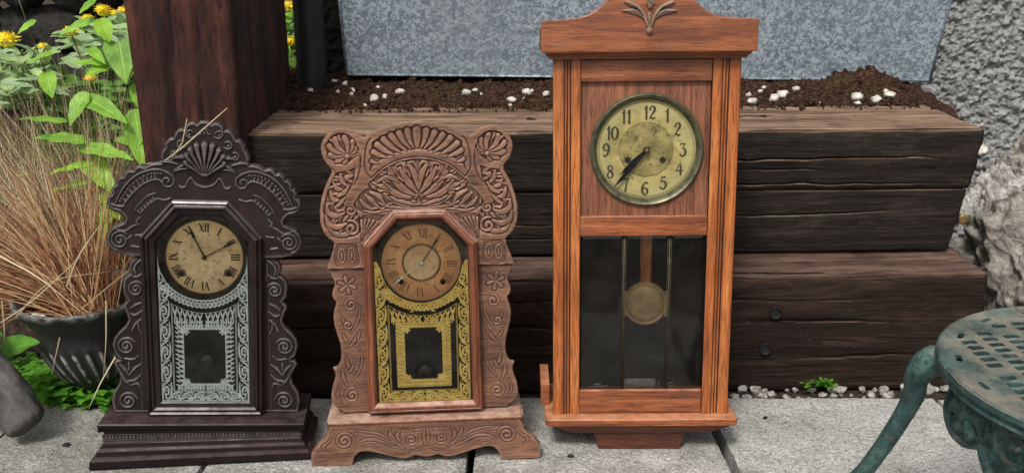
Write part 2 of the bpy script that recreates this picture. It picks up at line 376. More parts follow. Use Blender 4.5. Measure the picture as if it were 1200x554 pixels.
def spiral(cx, cz, r0, r1, a0, turns, d=1, n=26):
    return [(cx+(r0+(r1-r0)*t)*math.cos(math.radians(a0)+d*turns*2*PI*t), cz+(r0+(r1-r0)*t)*math.sin(math.radians(a0)+d*turns*2*PI*t)) for t in np.linspace(0, 1, n)]

def sdf_poly(X, Z, poly):
    D = np.full(X.shape, 1e9); ins = np.zeros(X.shape, bool); n = len(poly)
    for i in range(n):
        x0, z0 = poly[i]; x1, z1 = poly[(i+1)%n]; dx, dz = x1-x0, z1-z0; L = dx*dx+dz*dz
        if L < 1e-14: continue
        t = np.clip(((X-x0)*dx+(Z-z0)*dz)/L, 0, 1); D = np.minimum(D, (X-x0-t*dx)**2+(Z-z0-t*dz)**2)
        if abs(dz) > 1e-12:
            ins ^= ((z0 > Z) != (z1 > Z)) & (X < x0+(Z-z0)*dx/dz)
    return np.where(ins, 1, -1)*np.sqrt(D)

class Relief:
    """height field over x in [x0,x1]; with mirror=True only x>=0 is worked and then reflected"""
    def __init__(s, x0, x1, z0, z1, step):
        s.st = step; s.xs = np.arange(x0, x1+step, step); s.zs = np.arange(z0, z1+step, step)
        s.X, s.Z = np.meshgrid(s.xs, s.zs); s.H = np.zeros(s.X.shape); s.S = np.ones(s.X.shape)
    def T(s, pts, rs, pad=1.6, m=8, closed=False):
        p = cr(pts, m); rs = list(rs) if hasattr(rs, '__len__') else [rs]
        R = np.interp(np.linspace(0, 1, len(p)), np.linspace(0, 1, len(rs)), rs) if len(rs) > 1 else np.full(len(p), rs[0])
        L = np.concatenate([[0], np.cumsum(np.hypot(*np.diff(p, axis=0).T))]); n = max(3, int(L[-1]/max(s.st*.7, R.mean()*.22))+1)
        q = np.linspace(0, L[-1], n); px = np.interp(q, L, p[:,0]); pz = np.interp(q, L, p[:,1]); r = np.maximum(np.interp(q, L, R), s.st*.4)
        rm = r.max()*pad+s.st
        i0 = max(0, int((pz.min()-rm-s.zs[0])/s.st)); i1 = min(len(s.zs), int((pz.max()+rm-s.zs[0])/s.st)+2)
        j0 = max(0, int((px.min()-rm-s.xs[0])/s.st)); j1 = min(len(s.xs), int((px.max()+rm-s.xs[0])/s.st)+2)
        if i1 <= i0 or j1 <= j0: return None
        W_ = np.full((i1-i0, j1-j0), 9.)
        for x, z, rr in zip(px, pz, r):
            w = rr*pad+s.st
            a0 = max(i0, int((z-w-s.zs[0])/s.st)); a1 = min(i1, int((z+w-s.zs[0])/s.st)+2); b0 = max(j0, int((x-w-s.xs[0])/s.st)); b1 = min(j1, int((x+w-s.xs[0])/s.st)+2)
            if a1 <= a0 or b1 <= b0: continue
            d = np.hypot(s.X[a0:a1, b0:b1]-x, s.Z[a0:a1, b0:b1]-z)/rr
            v = W_[a0-i0:a1-i0, b0-j0:b1-j0]; np.minimum(v, d, out=v)
        return (slice(i0, i1), slice(j0, j1)), W_
    def ridge(s, pts, rs, h, base=0, **k):
        r = s.T(pts, rs, **k)
        if r: sl, t = r; s.H[sl] = np.where(t < 1, np.maximum(s.H[sl], base+h*np.sqrt(np.clip(1-t*t, 0, 1))), s.H[sl])
    def leaf(s, pts, rs, h, g, base=0, vein=0, **k):
        r = s.T(pts, rs, pad=1.9, **k)
        if r:
            sl, t = r; Hs = s.H[sl]
            Hs = Hs-g*np.exp(-((t-1.12)/.2)**2)*(t > .9)
            s.H[sl] = np.where(t < 1, base+h*np.sqrt(np.clip(1-t*t, 0, 1))-vein*np.exp(-(t/.22)**2)-g*.35, Hs)
    def groove(s, pts, rs, g, **k):
        r = s.T(pts, rs, **k)
        if r: sl, t = r; s.H[sl] -= g*np.clip(1-t*t, 0, 1)
    def paint(s, pts, rs, **k):              # for flat masks: positive inside
        r = s.T(pts, rs, pad=2.2, **k)
        if r: sl, t = r; s.H[sl] = np.maximum(s.H[sl], 1-t)
    def erase(s, pts, rs, **k):
        r = s.T(pts, rs, pad=2.2, **k)
        if r: sl, t = r; s.H[sl] = np.minimum(s.H[sl], t-1)
    def mirror(s):
        k = 1 if abs(s.xs[0]) < 1e-9 else 0
        s.X = np.hstack([-s.X[:, ::-1], s.X[:, k:]]); s.Z = np.hstack([s.Z[:, ::-1], s.Z[:, k:]])
        s.H = np.hstack([s.H[:, ::-1], s.H[:, k:]]); s.S = np.hstack([s.S[:, ::-1], s.S[:, k:]])
def blur(A, n=3, it=2):
    for _ in range(it):
        for ax in (0, 1):
            B = A.copy()
            for d in range(1, n+1): B += np.roll(A, d, ax)+np.roll(A, -d, ax)
            A = B/(2*n+1)
    return A
def field_mesh(name, R, thick, mat, parent=None, y0=0, S=None, to3d=None, M=None, walls=True, cavk=900, ridk=700, nblur=4, flatH=None):
    X, Z = R.X, R.Z; H = R.H if flatH is None else np.zeros(X.shape); S = R.S if S is None else S
    nz, nx = X.shape; ins = S > 0; idx = -np.ones(X.shape, int); idx[ins] = np.arange(ins.sum())
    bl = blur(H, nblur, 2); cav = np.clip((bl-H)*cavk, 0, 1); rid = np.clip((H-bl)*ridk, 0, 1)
    V = [np.stack([X[ins], Z[ins], H[ins]], 1)]; A = [np.stack([cav[ins], rid[ins]], 1)]
    c = [ins[:-1, :-1], ins[:-1, 1:], ins[1:, 1:], ins[1:, :-1]]; cnt = sum(k.astype(int) for k in c)
    full = cnt == 4; I = [idx[:-1, :-1][full], idx[:-1, 1:][full], idx[1:, 1:][full], idx[1:, :-1][full]]
    faces = np.stack(I, 1).tolist(); nf_smooth = len(faces)
    base = int(ins.sum()); ex = {}; ev = []; ea = []; segs = []
    off = ((0,0), (0,1), (1,1), (1,0))
    for i, j in zip(*np.where((cnt > 0) & (cnt < 4))):
        poly = []; kinds = []
        for k in range(4):
            a = (i+off[k][0], j+off[k][1]); b = (i+off[(k+1)%4][0], j+off[(k+1)%4][1])
            if ins[a]: poly.append(int(idx[a])); kinds.append(0)
            if ins[a] != ins[b]:
                key = (min(a, b), max(a, b))
                if key not in ex:
                    t = S[a]/(S[a]-S[b]); ex[key] = base+len(ev)
                    ha = H[a] if ins[a] else H[b]; ev.append((X[a]+(X[b]-X[a])*t, Z[a]+(Z[b]-Z[a])*t, ha)); q = a if ins[a] else b; ea.append((cav[q], rid[q]))
                poly.append(ex[key]); kinds.append(1 if ins[a] else 2)
        if len(poly) >= 3: faces.append(poly)
        m = len(poly)
        for k in range(m):
            if kinds[k] == 1 and kinds[(k+1)%m] == 2: segs.append((poly[k], poly[(k+1)%m]))
    if ev: V.append(np.array(ev)); A.append(np.array(ea))
    V = np.vstack(V); A = np.vstack(A); nfront = len(faces)
    if walls:
        used = sorted({q for s_ in segs for q in s_}); n0 = len(V); m1 = {q: n0+k for k, q in enumerate(used)}; m2 = {q: n0+len(used)+k for k, q in enumerate(used)}
        U = V[used]; Bk = U.copy(); Bk[:, 2] = -thick; V = np.vstack([V, U, Bk]); A = np.vstack([A, A[used], np.zeros((len(used), 2))])
        for a, b in segs: faces.append((m1[b], m1[a], m2[a], m2[b]))
    if to3d is None: P = np.stack([V[:, 0], y0-V[:, 2], V[:, 1]], 1)
    else: P = to3d(V)
    o = mesh_obj(name, P.tolist(), faces, mat, parent, True, {'cav': ('FLOAT', A[:, 0]), 'ridge': ('FLOAT', A[:, 1])}, M)
    return o

class Clock:
    def __init__(s, name, x, y, yaw, lean, roll, z=0):
        yaw, lean, roll = map(math.radians, (yaw, lean, roll))
        s.M = Matrix.Translation((x, y, z))@Matrix.Rotation(yaw, 4, 'Z')@Matrix.Rotation(-lean, 4, 'X')@Matrix.Rotation(roll, 4, 'Y')
        s.root = empty(name, M=s.M); s.I = s.M.inverted(); s.R3 = s.I.to_3x3(); s.e = s.I@EYE
    def raw(s, px, py, d=0):
        r = s.R3@ray(px, py); t = (d-s.e.y)/r.y; p = s.e+r*t; return (p.x, p.z)
    def P(s, pts, d=0): return [(abs(x), z) for x, z in (s.raw(a, b, d) for a, b in pts)]
    def Q(s, pts, d=0): return [s.raw(a, b, d) for a, b in pts]
K = .00133                                   # metres per photo pixel on the clocks

# ================================================================== the setting
# ---- ground
def grid_obj(name, x0, x1, y0, y1, nx, ny, zf, mat, M=None, smooth=True):
    v = []; f = []
    for j in range(ny+1):
        for i in range(nx+1):
            x = x0+(x1-x0)*i/nx; y = y0+(y1-y0)*j/ny; v.append((x, y, zf(x, y)))
    for j in range(ny):
        for i in range(nx): a = j*(nx+1)+i; f.append((a, a+1, a+nx+2, a+nx+1))
    return mesh_obj(name, v, f, mat, None, smooth, None, M)
def fb(x, y, s=1, o=4, z=0): return noise.fractal(Vector((x*s, y*s, z)), .9, 2.1, o)
g = grid_obj('ground', -60, 60, -2, 90, 60, 46, lambda x, y: -.115-.02*max(0, y-1.5)*.2, W['earth']); tag(g, kind='structure')
def bedz(x, y):
    rise = .30*min(1, max(0, (y-2.0)/1.2))
    return gz(min(y, 2.3))-.012+rise+.012*fb(x, y, 14)+.02*fb(x, y, 3)
g = grid_obj('garden_bed', -2.4, -.45, 1.78, 4.2, 170, 190, bedz, W['earth']); tag(g, kind='structure')
g = grid_obj('gravel_strip', -.45, 1.6, 1.74, 2.9, 170, 70, lambda x, y: gz(y)-.016+.007*fb(x, y, 30), W['earth']); tag(g, kind='structure')
# ---- paving slabs with real joints
def paving(x0, x1, y0, y1, dx0=0, dx1=0, back=None):
    m = 16; k = 20; v = []; f = []
    n = 40
    def pt(u, w, z):
        xa = x0+(x1-x0)*u; xb = xa+dx0*(1-u)+dx1*u; y = y0+(y1-y0)*w
        return Vector((xa+(xb-xa)*w, y, gz(y)+z))
    vs = []; fs = []
    top = []
    for j in range(n+1):
        for i in range(n+1):
            u, w = i/n, j/n; e = min(u*(x1-x0), (1-u)*(x1-x0), w*(y1-y0), (1-w)*(y1-y0))
            z = -.0025*max(0, 1-e/.012)**2+.0006*fb(u*7, w*5, 1)
            p = pt(u, w, z)
            if e < 1e-6: p.x += .002*noise.noise(Vector((u*30+x0*9, w*30, 0))); p.y += .003*noise.noise(Vector((u*30, w*30+x0*9, 5)))
            vs.append(p)
    for j in range(n):
        for i in range(n): a = j*(n+1)+i; fs.append((a, a+1, a+n+2, a+n+1))
    ring = [i for i in range(n+1)]+[(j+1)*(n+1)-1 for j in range(1, n+1)]+[n*(n+1)+i for i in range(n-1, -1, -1)]+[j*(n+1) for j in range(n-1, 0, -1)]
    b = len(vs); vs += [vs[i]-Vector((0, 0, .05)) for i in ring]; L = len(ring)
    for t in range(L): fs.append((ring[t], ring[(t+1)%L], b+(t+1)%L, b+t))
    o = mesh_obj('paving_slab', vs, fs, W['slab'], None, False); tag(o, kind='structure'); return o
yb = 1.80
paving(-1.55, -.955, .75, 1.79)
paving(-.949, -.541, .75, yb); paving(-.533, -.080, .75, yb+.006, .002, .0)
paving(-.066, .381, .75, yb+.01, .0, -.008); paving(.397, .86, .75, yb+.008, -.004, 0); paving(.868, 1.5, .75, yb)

# ---- timber retaining stack
SY = Matrix.Rotation(math.radians(2.0), 4, 'Z')
def sleeper(label, px0, px1, y, z0, z1, depth, mat, seed, cracks, endlean=0, round_=.012):
    nx, nz, ny = 260, 84, 40; v = []; f = []; cav = []
    L = px1-px0; Hh = z1-z0
    def ring(u):
        pts = []
        for k in range(nz+1): pts.append((0, z0+Hh*k/nz, 0))                # front, bottom to top
        for k in range(1, ny+1): pts.append((depth*k/ny, z1, 1))
        pts.append((depth, z0, 2))
        return pts
    nr = None
    for i in range(nx+1):
        u = i/nx
        R_ = ring(u); nr = len(R_)
        for (dy, z, w) in R_:
            x = px0+L*u; yy = dy; c = 0
            ez = min(z-z0, z1-z); r = round_*(1+.6*noise.noise(Vector((x*5, seed, w))))
            if w == 0 and ez < r: yy += r-math.sqrt(max(0, r*r-(r-ez)**2))
            zz = z
            if w == 1 and dy < r: zz -= (r-math.sqrt(max(0, r*r-(r-dy)**2)))*.9
            g = .0011*noise.fractal(Vector((x*2.2, z*40, seed+dy*20)), .8, 2, 4)
            if w == 0:
                yy += g+.0025*noise.noise(Vector((x*1.5, z*9, seed)))
                for cz, wd, dp, xa, xb in cracks:
                    zc = z0+Hh*cz+.014*noise.noise(Vector((x*2.3, cz*9, seed)))+.004*noise.noise(Vector((x*17, cz*9, seed)))
                    if xa < u < xb:
                        am = min(1, (u-xa)*8, (xb-u)*8); q = math.exp(-((z-zc)/(wd*.9))**2)*am; yy += dp*.55*q; c = max(c, q*.9)
            elif w == 1:
                zz += g*1.6+.003*noise.noise(Vector((x*4, dy*12, seed+4)))
            if u in (0, 1): x += (.004*noise.noise(Vector((z*40, dy*40, seed))))
            if endlean and u > .9: x -= endlean*(z1-z)/Hh*(u-.9)/.1
            eu = min(u, 1-u)*L
            if eu < .008 and w != 2: (yy, zz) = (yy+(.008-eu)*.6 if w == 0 else yy, zz-(.008-eu)*.5 if w == 1 else zz)
            v.append((x, y+yy, zz)); cav.append(c)
    for i in range(nx):
        for k in range(nr): a = i*nr+k; b = i*nr+(k+1)%nr; f.append((a, a+nr, b+nr, b))
    f.append(tuple(range(nr))); f.append(tuple(range(nx*nr+nr-1, nx*nr-1, -1)))
    o = mesh_obj('timber_sleeper', v, f, mat, None, True, {'cav': ('FLOAT', cav)}, SY)
    tag(o, label, 'sleeper', 'railway sleepers stacked as a retaining wall'); return o
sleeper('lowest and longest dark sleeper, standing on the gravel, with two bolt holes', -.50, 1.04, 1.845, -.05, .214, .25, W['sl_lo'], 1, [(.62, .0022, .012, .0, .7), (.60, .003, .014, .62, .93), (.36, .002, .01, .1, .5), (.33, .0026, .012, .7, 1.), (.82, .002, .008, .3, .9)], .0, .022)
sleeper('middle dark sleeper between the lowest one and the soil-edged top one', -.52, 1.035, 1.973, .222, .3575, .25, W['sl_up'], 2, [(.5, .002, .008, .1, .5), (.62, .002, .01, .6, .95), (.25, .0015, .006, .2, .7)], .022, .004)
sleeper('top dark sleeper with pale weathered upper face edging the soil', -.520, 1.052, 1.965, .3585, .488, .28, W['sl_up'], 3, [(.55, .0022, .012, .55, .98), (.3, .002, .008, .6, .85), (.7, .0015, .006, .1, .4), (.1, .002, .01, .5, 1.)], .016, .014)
def bolt_hole(px, py, label):
    p = Yp(px, py, 1.8575); m = MB()
    n = 20; m.lathe([(.0115, -.0025), (.013, 0), (.012, .003), (.006, .0035), (.0001, .002)], p, n, 'y')
    o = m.build('bolt_hole', W['hole'], None, True); tag(o, label, 'bolt hole', 'bolt heads sunk in the lowest sleeper')
bolt_hole(909, 367, 'upper dark sunk bolt in the lowest sleeper right of tall clock'); bolt_hole(897, 409, 'lower dark sunk bolt in the lowest sleeper right of tall clock')

# ---- soil bed behind the top sleeper
def soilz(x, y):
    z = .476+.034*min(1, max(0, (y-2.17)/.22))+.007*fb(x, y, 9)+.006*fb(x, y, 34, 3, 4)
    z += .032*math.exp(-((x-.97)/.08)**2-((y-2.42)/.08)**2)+.012*max(0, fb(x, y, 22, 4, 9))
    z -= .2*max(0, (x-1.02))
    return z
g = grid_obj('soil_bed', -.53, 1.12, 2.1, 2.75, 330, 130, soilz, W['soil']); tag(g, kind='structure'); g.matrix_world = SY
m = MB()
for k in range(2600):
    x = random.uniform(-.53, 1.07); y = 2.225+random.random()**1.3*.4; r = random.choice((.002, .003, .003, .004, .006))*random.uniform(.7, 1.5)
    if random.random() < .1: y = random.uniform(2.17, 2.225); r *= .6
    c = SY@Vector((x, y, soilz(x, y)+r*.3 if y > 2.235 else .492+r*.4))
    bm = bmesh.new(); bmesh.ops.create_icosphere(bm, subdivisions=1, radius=r)
    for v in bm.verts: v.co = v.co*random.uniform(.7, 1.25)+c
    m.frombm(bm)
o = m.build('soil_crumbs', W['soil'], None, True); tag(o, 'dark crumbs of soil strewn over the planting bed', 'soil', kind='stuff')

def stone(name, c, r, mat, seed, squash=(1, 1, .8), sub=3, rough=.25, cut=5):
    bm = bmesh.new(); bmesh.ops.create_icosphere(bm, subdivisions=sub, radius=1)
    rr = random.Random(seed); planes = [(Vector((rr.gauss(0,1), rr.gauss(0,1), rr.gauss(0,1))).normalized(), rr.uniform(.55, .85)) for _ in range(cut)]
    for v in bm.verts:
        p = v.co.copy()
        for nn, d in planes:
            q = p.dot(nn)
            if q > d: p -= nn*(q-d)*.85
        p *= 1+rough*noise.fractal(p*1.6+Vector((seed*3.7, 0, 0)), .8, 2, 4)
        if sub >= 5: p *= 1+.075*noise.fractal(p*6+Vector((seed, 0, 0)), .75, 2.1, 5)+.03*abs(noise.noise(p*4.5+Vector((0, seed, 0))))
        v.co = Vector((p.x*squash[0], p.y*squash[1], p.z*squash[2]))*r
    me = bpy.data.meshes.new(name); bm.to_mesh(me); bm.free(); me.materials.append(mat); me.shade_smooth()
    o = bpy.data.objects.new(name, me); C.objects.link(o); o.location = c; o.rotation_euler = (0, 0, rr.uniform(0, 6)); return o
peb = [(318,106,4),(375,100,6),(364,107,4),(392,96,4),(404,99,4),(413,107,4),(438,117,7),(452,115,5),(443,103,3),(469,109,6),(412,111,3),(396,108,3),(302,125,6),(538,97,3),(547,110,6),(557,107,4),(563,111,3),(600,118,6),(617,109,6),(623,108,4),(640,112,5),(598,124,3),(428,124,3),(614,117,3),(326,97,3),
       (882,120,7),(891,108,4),(907,117,7),(917,113,8),(933,106,5),(943,90,4),(916,86,4),(895,103,3),(1004,115,7),(1027,118,6),(1042,113,7),(1038,108,4),(1005,122,4),(960,122,3),(878,112,4)]
for i, (px, py, s) in enumerate(peb):
    lab = ('white pebble on the dark soil, between the reddish post and the tall oak clock' if px < 640 else 'white pebble on the dark soil, right of the tall oak clock')
    # meet the soil: march along the ray
    d = ray(px, py); p = EYE+d*(2.1/d.y)
    for t in np.linspace(2.1, 2.7, 241):
        p = EYE+d*(t/d.y); q = SY.inverted()@p
        if p.z <= max(soilz(q.x, q.y), .489 if q.y < 2.245 else 0)+.002: break
    r = s*.0011*1.75
    o = stone('white_pebble', p+Vector((0, 0, r*.25)), r, W['pebble'], i+5, (1.15, .9, .8), 2, .3, 6)
    tag(o, lab, 'pebble', 'white pebbles left of the tall clock' if px < 640 else 'white pebbles right of the tall clock')
# gravel along the foot of the timbers
gr_ = random.Random(21); px = 862
while px < 1120:
    for row in (0, 1):
        r = gr_.choice((.006, .008, .010, .013, .015))*gr_.uniform(.8, 1.15)*(1 if row == 0 else .75); p = Gp(px+gr_.uniform(-4, 4), (450 if row == 0 else 460)+gr_.uniform(-3, 3)+(10 if px > 1050 and row else 0)); p.z = gz(p.y)-.010+r*.2
        o = stone('gravel_stone', p, r, W['gravel'], int(px*3+row), (gr_.uniform(.9, 1.5), .9, gr_.uniform(.6, 1.)), 3, .3, 9); tag(o, 'pale grey gravel stone at the foot of the lowest sleeper', 'stone', 'gravel stones along the sleeper foot')
    px += gr_.uniform(8, 17)

# ---- galvanised trough
m = MB()
p0 = Yp(407, 88, 2.45); p1 = Yp(1089, 95, 2.49); 
bl_, br_ = p0, p1; tl = Vector((p0.x-.012, p0.y-.04, .93)); tr = Yp(1122, -15, 2.45); tr = Vector((bl_.x, 0, 0))*0+Vector((1.095, 2.45, .93))
n = 24; th = .5
f4 = [bl_, br_, tr, tl]
bk = [Vector((a.x+(.03 if i in (0, 3) else -.03), a.y+th, a.z)) for i, a in enumerate(f4)]
m.add(f4+bk, [(0,1,2,3), (5,4,7,6), (4,0,3,7), (1,5,6,2), (4,5,1,0)])
tr_root = empty('metal_trough', (bl_.x, bl_.y, bl_.z)); tr_root.location = (0, 0, 0)
tag(tr_root, 'large spangled galvanised steel trough standing on the soil bed', 'trough')
m.build('side_panels', W['galv'], tr_root)
m = MB(); m.tube([br_+Vector((.001, -.002, 0)), tr+Vector((.001, -.002, 0))], .0035, 8); m.tube([bl_+Vector((-.001, -.002, 0)), tl+Vector((-.001, -.002, 0))], .0035, 8); m.tube([bl_+Vector((0, -.001, .001)), br_+Vector((0, -.001, .001))], .003, 8)
m.build('folded_seam', W['galv'], tr_root, True)

# ---- rough wall on the right, wall strip coloured dark as shade behind the pipe, pipe, post
def rough_wall(name, x0, x1, y, z0, z1, mat, amp, label, nx=200, nz=140, depth=.3, M=None, yslope=0):
    v = []; f = []
    for j in range(nz+1):
        for i in range(nx+1):
            x = x0+(x1-x0)*i/nx; z = z0+(z1-z0)*j/nz
            v.append((x, y+yslope*(x-x0)+amp*noise.fractal(Vector((x*42, z*42, 3)), .65, 2.1, 5)+amp*.7*noise.noise(Vector((x*8, z*8, 3))), z))
    for j in range(nz):
        for i in range(nx): a = j*(nx+1)+i; f.append((a, a+1, a+nx+2, a+nx+1))
    b = len(v); v += [(x0, y, z0), (x1, y+yslope*(x1-x0), z0), (x1, y+yslope*(x1-x0), z1), (x0, y, z1)]; b2 = len(v)
    v += [(q[0], q[1]+depth, q[2]) for q in v[b:b+4]]
    f += [(b+k_, b+(k_+1)%4, b2+(k_+1)%4, b2+k_) for k_ in range(4)]
    o = mesh_obj(name, v, f, mat, None, True); tag(o, label, 'wall'); return o
rough_wall('rendered_wall', .7, 2.4, 3.02, -.12, 1.5, W['stucco'], .014, 'pale grey wall with coarse rough render behind the trough and rocks', 520, 460)
rough_wall('shaded_wall_strip', -.54, -.28, 2.62, .3, 1.1, W['stuccoshade'], .008, 'shade-painted rough wall strip behind the black pipe', 60, 160, .12)  # wall in shadow, added as a separate piece with the shade in its colour
m = MB(); a = Yp(363, 40, 2.42); m.tube([(a.x, 2.42, .40), (a.x, 2.42, 1.15)], .0365, 32)
m.lathe([(.0365, .0), (.041, .002), (.041, .03), (.0365, .032)], (a.x, 2.42, .86), 32, 'z')
o = m.build('drain_pipe', W['pipe'], None, angle=40); tag(o, 'black round plastic drain pipe standing between post and trough', 'pipe')
def post():
    x0, x1, y0, y1 = -.735, -.532, 1.90, 2.36; nz = 150; per = []
    na = 30
    for k in range(na): per.append((x0+(x1-x0)*k/na, y0))
    for k in range(na): per.append((x1, y0+(y1-y0)*k/na))
    for k in range(6): per.append((x1-(x1-x0)*k/6, y1))
    for k in range(6): per.append((x0, y1-(y1-y0)*k/6))
    n = len(per); v = []; f = []; cav = []
    for j in range(nz+1):
        z = -.06+1.15*j/nz
        for i, (x, y) in enumerate(per):
            cx, cy = (x0+x1)/2, (y0+y1)/2; d = Vector((x-cx, y-cy)).normalized()
            g_ = .006*noise.fractal(Vector((x*26, y*26, z*2.0)), .8, 2, 4)+.006*noise.noise(Vector((x*6, y*6, z*3)))
            q = 0
            for cx0, w_ in ((-.655, .004), (-.60, .0025)):
                if y == y0: q = max(q, math.exp(-((x-cx0-.012*noise.noise(Vector((z*3, cx0, 0))))/w_)**2))
            for cy0 in (2.02, 2.13, 2.26):
                if x == x1: q = max(q, math.exp(-((y-cy0)/.006)**2))
            r = .006 if (i in (0, na, na+na)) else 0
            v.append((x-d.x*(r+g_)-(0), y-d.y*(r+g_)+(.012*q if y == y0 else 0), z)); cav.append(q)
    for j in range(nz):
        for i in range(n): a = j*n+i; b = j*n+(i+1)%n; f.append((a, b, b+n, a+n))
    f.append(tuple(range(nz*n, nz*n+n)))
    o = mesh_obj('timber_post', v, f, W['post'], None, True, {'cav': ('FLOAT', cav)}); tag(o, 'broad upright red-brown timber post with flaking grain behind the dark clock', 'post')
post()

# ---- rocks at the right end
def rock_at(px, py, y, r, mat, label, seed, sq=(1, 1, 1), sub=6):
    p = Yp(px, py, y); o = stone('rock', p, r, mat, seed, sq, sub, .3, 9); tag(o, label, 'rock'); return o
rock_at(1164, 238, 2.42, .098, W['rock'], 'pale jagged rock wedged above the brown boulder by the sleeper ends', 11, (.85, .9, 1.1))
rock_at(1222, 330, 2.3, .23, W['rockb'], 'large brown grey boulder right of the sleeper ends', 12, (1, 1, .92))
rock_at(1215, 205, 2.6, .11, W['rockb'], 'grey brown rock at the right edge below the rendered wall', 13)
rock_at(1150, 178, 2.62, .02, W['pebble'], 'small white stone perched on top of the pale jagged rock', 14, sub=3)
rock_at(1150, 420, 2.2, .12, W['rockb'], 'brown rock low behind the green iron stool', 15, (1.4, 1, .5))
rock_at(361, 326, 1.90, .009, W['gravel'], 'little grey stone lodged between sleepers beside the dark clock', 16, sub=3)
m = MB(); a = Yp(1128, 256, 2.06); m.tube([a+Vector((-.08, .1, -.03)), a], .010, 16); m.lathe([(.0125, 0), (.0125, -.006), (.010, -.008), (.004, -.0085), (.0001, -.007)], a, 20, 'y')
o = m.build('bolt', W['brass'], None, angle=35); tag(o, 'round brass bolt end at the right end of the middle sleeper', 'bolt')

# ================================================================== numerals and hands
def bar(m, a, b, w0, w1, y, t=.0004):
    a, b = Vector(a), Vector(b); d = (b-a).normalized(); n_ = Vector((-d.y, d.x))
    m.prism([tuple(a-n_*w0/2), tuple(b-n_*w1/2), tuple(b+n_*w1/2), tuple(a+n_*w0/2)], y-t, y)
def roman(parent, cx, cz, r0, r1, y, mat, wt=1., thin=1., rot=0):
    m = MB(); rom = {1:'I',2:'II',3:'III',4:'IIII',5:'V',6:'VI',7:'VII',8:'VIII',9:'IX',10:'X',11:'XI',12:'XII'}
    Wd = {'I': .30, 'V': .62, 'X': .66}; hgt = r1-r0; q = 0
    for h in range(1, 13):
        s_ = rom[h]; tot = sum(Wd[c] for c in s_)*hgt*thin; u = -tot/2; a = math.radians(90-30*h)+rot
        up = Vector((math.cos(a), math.sin(a))); rt = Vector((math.sin(a), -math.cos(a))); o_ = Vector((cx, cz))
        P = lambda x, t: tuple(o_+up*(r0+hgt*t)+rt*x)
        for c in s_:
            w = Wd[c]*hgt*thin; q += 1; yy = y-.00001*q
            if c == 'I': bar(m, P(u+w/2, 0), P(u+w/2, 1), .16*hgt*wt, .16*hgt*wt, yy); bar(m, P(u+w*.14, 0.015), P(u+w*.86, 0.015), .05*hgt, .05*hgt, yy-.0001); bar(m, P(u+w*.14, .985), P(u+w*.86, .985), .05*hgt, .05*hgt, yy-.0001)
            if c == 'V': bar(m, P(u+w*.12, 1), P(u+w*.5, 0), .17*hgt*wt, .13*hgt*wt, yy); bar(m, P(u+w*.88, 1), P(u+w*.5, 0), .06*hgt*wt, .06*hgt*wt, yy-.0001)
            if c == 'X': bar(m, P(u+w*.12, 1), P(u+w*.88, 0), .17*hgt*wt, .17*hgt*wt, yy); bar(m, P(u+w*.88, 1), P(u+w*.12, 0), .06*hgt*wt, .06*hgt*wt, yy-.0001)
            u += w
    m.build('numerals', mat, parent)
def ring_line(m, cx, cz, r, w, y, n=96):
    v = []; f = []
    for k in range(n):
        a = 2*PI*k/n; v += [(cx+(r-w/2)*math.cos(a), y, cz+(r-w/2)*math.sin(a)), (cx+(r+w/2)*math.cos(a), y, cz+(r+w/2)*math.sin(a))]
    for k in range(n): a, b = 2*k, 2*((k+1)%n); f.append((a, a+1, b+1, b))
    m.add(v, f)
def disc(name, cx, cz, r, y, mat, parent, th=.0012, n=96, dish=0):
    v = [(cx, y, cz)]; rad = [0]; f = []; rings = 8
    for j in range(1, rings+1):
        for k in range(n): a = 2*PI*k/n; q = r*j/rings; v.append((cx+q*math.cos(a), y-dish*(1-(j/rings)**2), cz+q*math.sin(a))); rad.append(j/rings)
    v[0] = (cx, y-dish, cz)
    for k in range(n): f.append((0, 1+k, 1+(k+1)%n))
    for j in range(rings-1):
        for k in range(n): a = 1+j*n; f.append((a+k, a+n+k, a+n+(k+1)%n, a+(k+1)%n))
    b = len(v); e = 1+(rings-1)*n
    v += [(p[0], y+th, p[2]) for p in v[e:e+n]]; rad += [1]*n
    for k in range(n): f.append((e+k, b+k, b+(k+1)%n, e+(k+1)%n))
    return mesh_obj(name, v, f, mat, parent, False, {'rad': ('FLOAT', rad)})
def hand(parent, cx, cz, tip, y, mat, wid, kind='maltese', name='hour_hand'):
    c = Vector((cx, cz)); t = Vector(tip); L = (t-c).length; d = (t-c)/L; n_ = Vector((-d.y, d.x)); m = MB()
    P = lambda a, b: tuple(c+d*a*L+n_*b*wid)
    if kind == 'maltese':
        poly = [P(-.08,.5), P(.1,.42), P(.6,.28), P(.66,1.0), P(.72,.5), P(.78,1.1), P(.82,.4), P(1,.05), P(1,-.05), P(.82,-.4), P(.78,-1.1), P(.72,-.5), P(.66,-1.0), P(.6,-.28), P(.1,-.42), P(-.08,-.5)]
    elif kind == 'spade':
        poly = [P(-.08,.4), P(.1,.5), P(.45,.9), P(.8,.65), P(1,.05), P(1,-.05), P(.8,-.65), P(.45,-.9), P(.1,-.5), P(-.08,-.4)]
    else:
        poly = [P(-.08,.3), P(.7,.25), P(1,.05), P(1,-.05), P(.7,-.25), P(-.08,-.3)]
    m.prism(poly, y-.0007, y)
    return m.build(name, mat, parent)

